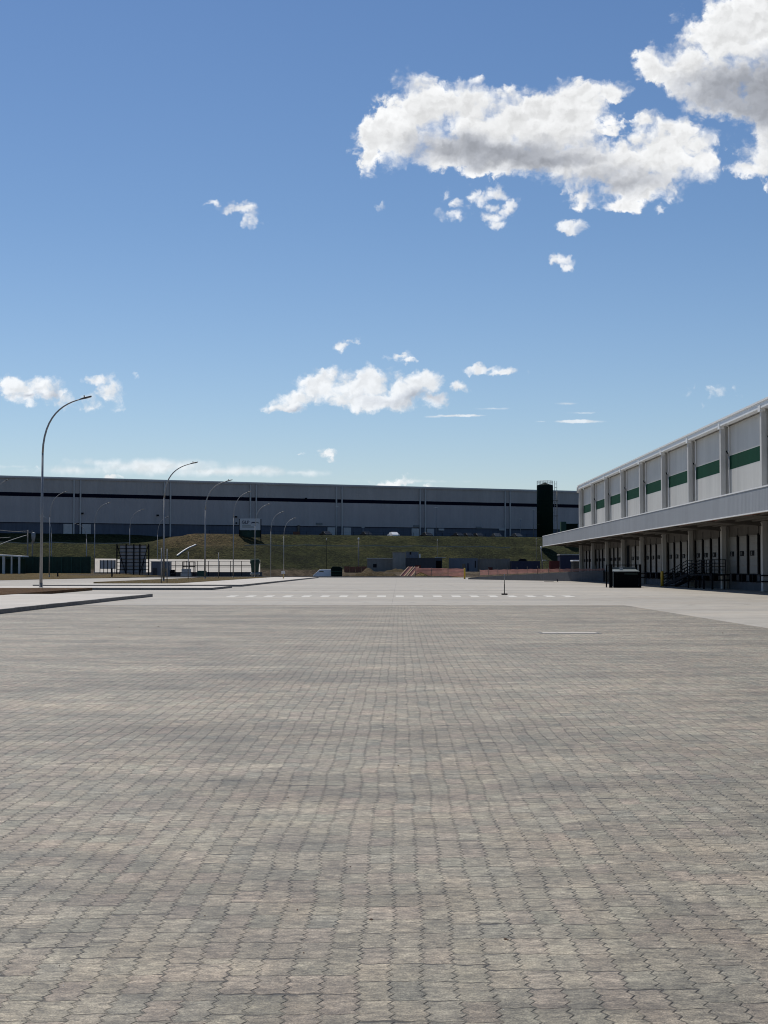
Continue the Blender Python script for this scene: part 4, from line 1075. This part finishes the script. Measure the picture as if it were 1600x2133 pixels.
for (px, pt_, Yq, lb) in ((747, 1124, 292, 'tall pale pole in front of the bank left of the block huts'), (1127, 1142, 300, 'leaning pale pole below the canopy corner'), (911, 1127, 330, 'thin pale pole on the bank above the dark container'), (1117, 1124, 338, 'thin pole on the bank just left of the canopy corner'), (680, 1125, 310, 'slim dark pole on the bank above the white van')):
    A = at(px, pt_, Yq); zb_ = terz(A.x, Yq)
    t = thing('plain_pole', lb, 'pole', (A.x, Yq, zb_), 'plain poles around the bank')
    r_ = .13 if px in (747, 1127) else .05
    lean = .35 if px == 1127 else 0.0
    MB().tube([(A.x+lean, Yq, zb_-.1), (A.x, Yq, A.z)], [r_, r_*.8], 8).build('pole', M['wood' if px != 680 else 'steel'], t)
    MB().lathe((A.x, Yq, A.z-.05), [(r_*1.3,0),(r_*1.3,.35),(r_*.6,.42)], 8).build('pole_cap', M['white'], t)
for (px, pt_, lb) in ((902, 1057, 'slim lamp mast before the far warehouse, left of its fifth pilaster pair'), (1103, 1062, 'slim lamp mast before the far warehouse, left of the water tank'), (1076, 1081, 'short mast between the far warehouse pilasters and the tank'), (697, 1055, 'slim lamp mast before the far warehouse above the white van'), (751, 1098, 'short mast before the far warehouse above the pale pole')):
    sx = wall_s(px); p = wallp(sx-.9, 3.5, 9.45); A = at(px, pt_, p.y)
    t = thing('lamp_mast', lb, 'mast', (p.x, p.y, 9.45), 'slim masts before the far warehouse')
    MB().lathe(p, [(.09,0),(.06,A.z-9.45)], 8).build('pole', M['galv'], t); MB().obox((p.x, p.y, A.z-.1), WD, .7, .25, .15).build('lamp_head', M['lens'], t)

# ------------------------------------------------------------------ vehicles
def car(name, label, cat, loc, yaw, L_, Hh, Wd_, mat, van=False, group=None):
    o = thing(name, label, cat, loc, group); o.rotation_euler = (0, 0, yaw)
    if van: prof = [(-L_/2,.45),(-L_/2,Hh*.95),(-L_/2+.12,Hh),(L_/2-1.5,Hh),(L_/2-1.2,Hh-.06),(L_/2-.35,Hh*.60),(L_/2-.06,Hh*.48),(L_/2,.42),(L_/2-.2,.3),(-L_/2+.1,.3)]
    else: prof = [(-L_/2,.45),(-L_/2+.02,Hh*.58),(-L_/2+.55,Hh*.66),(-L_/2+1.15,Hh*.97),(-.25,Hh),(.55,Hh*.96),(L_/2-1.25,Hh*.66),(L_/2-.25,Hh*.56),(L_/2,.5),(L_/2-.1,.28),(-L_/2+.1,.28)]
    mb = MB(); nn_ = len(prof); secs = []
    for (yv, ins) in ((-Wd_/2, .0), (-Wd_/2+.0, 0), (Wd_/2, 0)):
        pass
    vs = []
    for yv, sc in ((-Wd_/2, 1), (Wd_/2, 1)):
        for (x, z) in prof:
            tuck = .14 if z > Hh*.68 else 0
            vs.append((x, yv+(tuck if yv < 0 else -tuck), z))
    fs = [tuple(range(nn_-1,-1,-1)), tuple(range(nn_, 2*nn_))]+[(i, (i+1)%nn_, (i+1)%nn_+nn_, i+nn_) for i in range(nn_)]
    def loc_build(mb_, nm, m2, bev=0):
        me = bpy.data.meshes.new(nm); me.from_pydata([tuple(p) for p in mb_.v], [], mb_.f); me.update(); me.materials.append(m2)
        q = bpy.data.objects.new(nm, me); C.objects.link(q); q.parent = o
        if bev: bm = q.modifiers.new('b', 'BEVEL'); bm.width = bev; bm.segments = 3
        return q
    mb.add(vs, fs); body = loc_build(mb, 'body', mat, .06)
    g = MB()
    if van:
        wx0, wx1 = L_/2-1.18, L_/2-.40; z0_, z1_ = Hh*.64, Hh-.10
        g.add([(wx0-.0,-Wd_/2+.25,z1_+.05),(wx1+.02,-Wd_/2+.2,z0_),(wx1+.02,Wd_/2-.2,z0_),(wx0,Wd_/2-.25,z1_+.05)],[(0,1,2,3)])
        for sgn in (-1, 1): g.box(L_/2-2.0, sgn*(Wd_/2-.12)-.02, Hh*.62, L_/2-1.15, sgn*(Wd_/2-.12)+.02, Hh*.86)
    else:
        for sgn in (-1, 1):
            yv = sgn*(Wd_/2-.13); g.prism([(-L_/2+.85, yv-.01, Hh*.69), (L_/2-1.45, yv-.01, Hh*.69), (.45, yv-.01, Hh*.92), (-L_/2+1.25, yv-.01, Hh*.92)], (0, .02, 0))
        g.add([(.62,-Wd_/2+.25,Hh*.955),(L_/2-1.22,-Wd_/2+.22,Hh*.69),(L_/2-1.22,Wd_/2-.22,Hh*.69),(.62,Wd_/2-.25,Hh*.955)],[(0,1,2,3)])
    loc_build(g, 'windows', M['glass'])
    for sx_ in (-L_*.31, L_*.31):
        for sy_ in (-1, 1):
            wv = MB(); yv = sy_*(Wd_/2-.1)
            wv.tube([(sx_, yv-.1, .32), (sx_, yv+.1, .32)], .32, 16); loc_build(wv, 'wheel', M['rubber'])
    for sy_ in (-1, 1):
        hl = MB().box(L_/2-.12, sy_*(Wd_/2-.3)-.13, Hh*.42, L_/2-.02, sy_*(Wd_/2-.3)+.13, Hh*.42+.14); loc_build(hl, 'headlight', M['lens'])
    return o
wang = math.atan2(WD.y, WD.x)
CG = 'cars parked in front of the far warehouse'
for (px, m_, lb, yw) in ((678, 'carblack', 'black car parked before the far warehouse, above the white van', 90), (762, 'carblack', 'black car parked before the far warehouse, above the block hut', 90), (819, 'whiteobj', 'white car parked before the far warehouse', 85),
        (888, 'carblack', 'black car parked beside a pilaster pair of the far warehouse, right of the white one', 90), (953, 'carblack', 'dull grey car parked between the black ones before the far warehouse', 90), (973, 'carblack', 'black car next to the dull grey one before the far warehouse', 90),
        (994, 'carblack', 'dark silver car with bright roof edge before the far warehouse', 90), (1033, 'cargrey', 'silver car with a sun glint before the far warehouse', 80), (1075, 'cargrey', 'rightmost silver car, close to the water tank', 90)):
    p = at(px, 1110, 300); sx = wall_s(px)
    b_ = wallp(sx-4.5, 9.5, 9.45)
    # slide along the wall so that it shows at px
    for _ in range(6):
        tgt = at(px, 1110, b_.y).x; b_ = b_+WD*(tgt-b_.x)
    b_.z = 9.02
    car('parked_car', lb, 'car', b_, wang+R(yw), 4.2, 1.5, 1.75, M[m_], group=CG)
p = at(671, 1192, 276); car('parked_van', 'white van facing left, half hidden behind the far edge of the yard', 'van', (p.x, 276, terz(p.x, 276)), R(180), 3.3, at(1,1186,276).z-terz(p.x,276), 1.8, M['whiteobj'], True)
# red machine silhouettes near the far gate
A = at(617, 1098, 362)
t = thing('mini_loader', 'dark reddish machine standing at the base of the far warehouse', 'machine', (A.x, 362, 9.4))
MB().box(A.x-.8, 361, 9.5, A.x+.9, 363, 10.6).build('body', M['brick'], t); MB().box(A.x-.9, 361.2, 10.6, A.x-.5, 362, 12.4).build('mast', M['brick'], t); MB().box(A.x+.4, 361.2, 10.6, A.x+.9, 362.6, 12.2).build('cab', M['carblack'], t)

# ------------------------------------------------------------------ yard huts, containers and rubble on the right
def hut(px0, px1, pyt, Y, dep, wm, rm, name, label, cat, roofh=.12, door=None, grp=None, lift=0):
    A = at(px0, pyt, Y); B = at(px1, pyt, Y); zb_ = terz((A.x+B.x)/2, Y)-.05
    t = thing(name, label, cat, ((A.x+B.x)/2, Y, zb_), grp)
    MB().box(A.x, Y, zb_, B.x, Y+dep, A.z-roofh).build('wall', wm, t)
    MB().box(A.x-.12, Y-.12, A.z-roofh, B.x+.12, Y+dep+.12, A.z).build('roof', rm, t)
    for q in (door or []):
        x0_, x1_, z0_, z1_, mt, nm = q
        MB().box(A.x+x0_, Y-.06, zb_+z0_, A.x+x1_, Y-.004, zb_+z1_).build(nm, M[mt], t)
    return t
def cont(px0, px1, pyt, Y, wm, label, door=None, dep=2.4):
    A = at(px0, pyt, Y); B = at(px1, pyt, Y); zb_ = terz((A.x+B.x)/2, Y)-.02
    t = thing('shipping_container', label, 'container', ((A.x+B.x)/2, Y, zb_), 'containers at the foot of the bank')
    MB().box(A.x+.1, Y+.05, zb_+.12, B.x-.1, Y+dep-.05, A.z-.06).build('body', wm, t)
    f = MB()
    for x in (A.x, B.x-.12):
        for y in (Y, Y+dep-.12): f.box(x, y, zb_, x+.12, y+.12, A.z)
    for z in (zb_+.02, A.z-.14): f.box(A.x+.12, Y+.01, z, B.x-.12, Y+.1, z+.12)
    f.build('frame', wm, t)
    for q in (door or []):
        x0_, x1_, z0_, z1_, mt, nm = q
        MB().box(A.x+x0_, Y+.0, zb_+z0_, A.x+x1_, Y+.04, zb_+z1_).build(nm, M[mt], t)
    return t
hut(765, 822, 1162.5, 299, 4, M['hut'], M['hutroof'], 'block_hut', 'low unrendered grey block hut with flat sheet roof', 'hut', .15, [(1.2, 1.9, .9, 1.6, 'steel', 'window')])
hut(818, 845, 1149.5, 297, 3.4, M['hut2'], M['hut2'], 'block_hut', 'taller plastered block hut between the low hut and the dark container', 'hut', .05)
t = hut(846, 872, 1149, 304, 3, M['cont_pale'], M['cont_pale'], 'tool_shed', 'pale blue-grey shed with round vent standing above the dark container', 'shed', .05, [(.75, 1.05, 3.55, 4.05, 'steel', 'vent')])
MB().box(at(872,1,303.5).x, 303.4, 1, at(875,1,303.5).x, 304, at(1,1154,303.5).z).build('side_tank', M['white'], t)
cont(845, 921, 1162, 292, M['cont_dark'], 'long dark container behind the orange mesh', [(1.9,3.0,.1,1.3,'cont_red','door'),(6.0,7.1,.1,2.2,'box_black','door')])
MB().box(at(905,1,292).x, 292.3, at(1,1162.2,292).z, at(927,1,292).x, 294.2, at(1,1161,292).z).build('roof_sheet', M['hutroof'], None, label='pale sheet lying on the right end of the dark container', category='sheet')
cont(936, 995, 1162.5, 296, M['cont_pale'], 'pale blue-grey container, left of the beige one', [(2.6,3.2,.8,1.6,'glass','window'),(3.6,3.9,.2,1.7,'cont_blue','door'),(5.1,5.3,.8,2.2,'steel','vent')])
cont(996, 1063, 1163.5, 297, M['cont_beige'], 'beige container right of the pale blue-grey one', [(2.0,2.9,.3,.9,'cont_red','notice')])
cont(1065, 1125, 1168.5, 294, M['cont_blue'], 'navy blue container left of the leaning pole')
cont(1146, 1166, 1168, 290, M['cont_red'], 'small dark red container left of the tall navy one')
hut(1167, 1214, 1154.5, 300, 5, M['cont_blue'], M['hutroof'], 'site_shed', 'tall navy shed with pale roof seen below the canopy end', 'shed', .18)
# debris on container roofs
for (px0, px1, py, Y, mt, h_, lb) in ((1080, 1098, 1164, 299.5, 'steel', 3.0, 'dark covered stack of material behind the navy container'), (1131, 1142, 1166, 296, 'white', .12, 'white sheet on posts left of the red container')):
    A = at(px0, py, Y); B = at(px1, py, Y)
    MB().prism([(A.x, Y, A.z-h_), (B.x, Y, A.z-h_), (B.x-.1, Y, A.z-.15), (B.x-.5, Y, A.z), (A.x+.4, Y, A.z), (A.x+.05, Y, A.z-.2*min(h_, 1))], (0, 1.2, 0)).build('covered_stack' if h_ > 1 else 'roof_sheet', M[mt], None, label=lb, category='stack' if h_ > 1 else 'sheet')
for x in (at(1132,1,296).x, at(1141,1,296).x): pass
# brick stack, green skip, soil heaps
A = at(717, 1178, 284); B = at(765, 1190, 284)
t = thing('brick_stack', 'low stack of reddish bricks behind the soil heap', 'brick stack', (A.x, 284, .6)); zb_ = terz(A.x+2, 284)
for i in range(4):
    x = A.x+(B.x-A.x)*i/4; MB().box(x, 284, zb_, x+(B.x-A.x)/4-.08, 285.2, A.z-random.uniform(0,.25)).build('pallet_load', M['brick'], t)
A = at(690, 1180, 272); B = at(712, 1197, 272)
t = thing('green_skip', 'dark green covered skip next to the white van', 'skip', ((A.x+B.x)/2, 272, -.8)); zb_ = -.86
MB().prism([(A.x, 272, zb_), (B.x, 272, zb_), (B.x+.05, 272, A.z-.3), (B.x-.3, 272, A.z), (A.x+.3, 272, A.z), (A.x-.05, 272, A.z-.3)], (0, 2, 0)).build('body', M['tank'], t, .05)
for i in range(3):
    z = zb_+.9+i*.45; MB().box(A.x-.0, 271.9, z, B.x, 271.99, z+.1).build('rib', M['tankg'], t)
def heap(px0, px1, pyt, Y, dep, mat, label, seed, name='soil_heap'):
    rnd_ = random.Random(seed); A = at(px0, 1, Y); B = at(px1, 1, Y); zt_ = at(1, pyt, Y).z; n_ = 40; m_ = 12; mb = MB(); vs = []
    ph = [rnd_.uniform(0, 6) for _ in range(6)]
    for j in range(m_+1):
        for i in range(n_+1):
            u_ = i/n_; v_ = j/m_; x = A.x+(B.x-A.x)*u_; y = Y+dep*v_
            e = (math.sin(math.pi*u_)**.45)*math.sin(math.pi*v_)**.8
            k_ = 1+.16*math.sin(u_*14+ph[0])+.10*math.sin(u_*31+ph[1]+v_*5)+.08*math.sin(v_*13+ph[2]+u_*8)
            b0 = terz(x, y)-.1; vs.append((x, y, b0+(zt_-b0)*e*k_*.95))
    fs = [(j*(n_+1)+i, j*(n_+1)+i+1, (j+1)*(n_+1)+i+1, (j+1)*(n_+1)+i) for j in range(m_) for i in range(n_)]
    mb.add(vs, fs, True); return mb.build(name, mat, None, label=label, category='soil heap', group='soil heaps beyond the yard edge')
M['heap'] = grass_mat('heap_soil', (.075, .055, .028), (.12, .088, .042), (.17, .125, .065), .5)
heap(706, 835, 1188, 266, 9, M['heap'], 'long low heap of tan soil between the green skip and the timber frames', 3)
heap(842, 975, 1192, 259.5, 5, M['drygrass'], 'low grassy hump below the orange mesh', 5)
heap(800, 870, 1185, 284, 6, M['heap'], 'grey-brown rubble heap in front of the block huts', 9, 'rubble_heap')
# small truck beyond the ramp, seen past the last column
p = at(1208, 1178, 230); x = p.x
t = thing('small_truck', 'white-roofed truck cab parked past the end of the warehouse', 'truck', (x, 230, 0))
zt_ = at(1, 1166, 230).z
MB().box(x-1.1, 229.6, .7, x+1.0, 232.5, zt_-.25).build('cab', M['carblack'], t, .08); MB().box(x-1.2, 229.4, zt_-.25, x+1.05, 232.6, zt_-.05).build('roof', M['whiteobj'], t, .05)
MB().box(x-.9, 229.5, 1.6, x+.8, 229.59, zt_-.4).build('windscreen', M['glass'], t)
for sx_ in (-.8, .7): MB().tube([(x+sx_-.15, 231, .45), (x+sx_+.15, 231, .45)], .45, 16).build('wheel', M['rubber'], t)
MB().box(x-1.0, 232.5, .9, x+1.0, 237, 1.3).build('flatbed', M['steel'], t)

# ------------------------------------------------------------------ grit, leaves on the pavers
def bit(p, s_):
    vs = []
    for (x, y, z) in ((1,0,0),(-1,0,0),(0,1,0),(0,-1,0),(0,0,.7),(0,0,-.3)):
        vs.append(Vector(p)+Vector((x*s_*random.uniform(.6,1.2), y*s_*random.uniform(.6,1.2), z*s_)))
    return vs, [(0,2,4),(2,1,4),(1,3,4),(3,0,4),(2,0,5),(1,2,5),(3,1,5),(0,3,5)]
mb = MB()
for _ in range(260):
    Y = 4.2*math.exp(random.random()*2.3); X = random.uniform(-.32, .30)*Y
    v_, f_ = bit((X, Y, .002), random.uniform(.0015, .0035)); mb.add(v_, f_)
structure(mb, 'pale_grit', M['stone'], 'stuff')
mb = MB()
for _ in range(160):
    Y = 4.2*math.exp(random.random()*2.5); X = random.uniform(-.32, .30)*Y
    v_, f_ = bit((X, Y, .003), random.uniform(.002, .006)); mb.add(v_, f_)
for (px, py) in ((1055,1958),(775,1916),(830,1595),(250,1307),(330,1306),(1505,1319)):
    g_ = gnd(px, py); 
    for _ in range(3):
        v_, f_ = bit((g_.x+random.uniform(-.006,.006), g_.y+random.uniform(-.008,.008), .002), .0065*max(1, g_.y/12)); mb.add(v_, f_)
structure(mb, 'dark_grit', M['drybrown'], 'stuff')
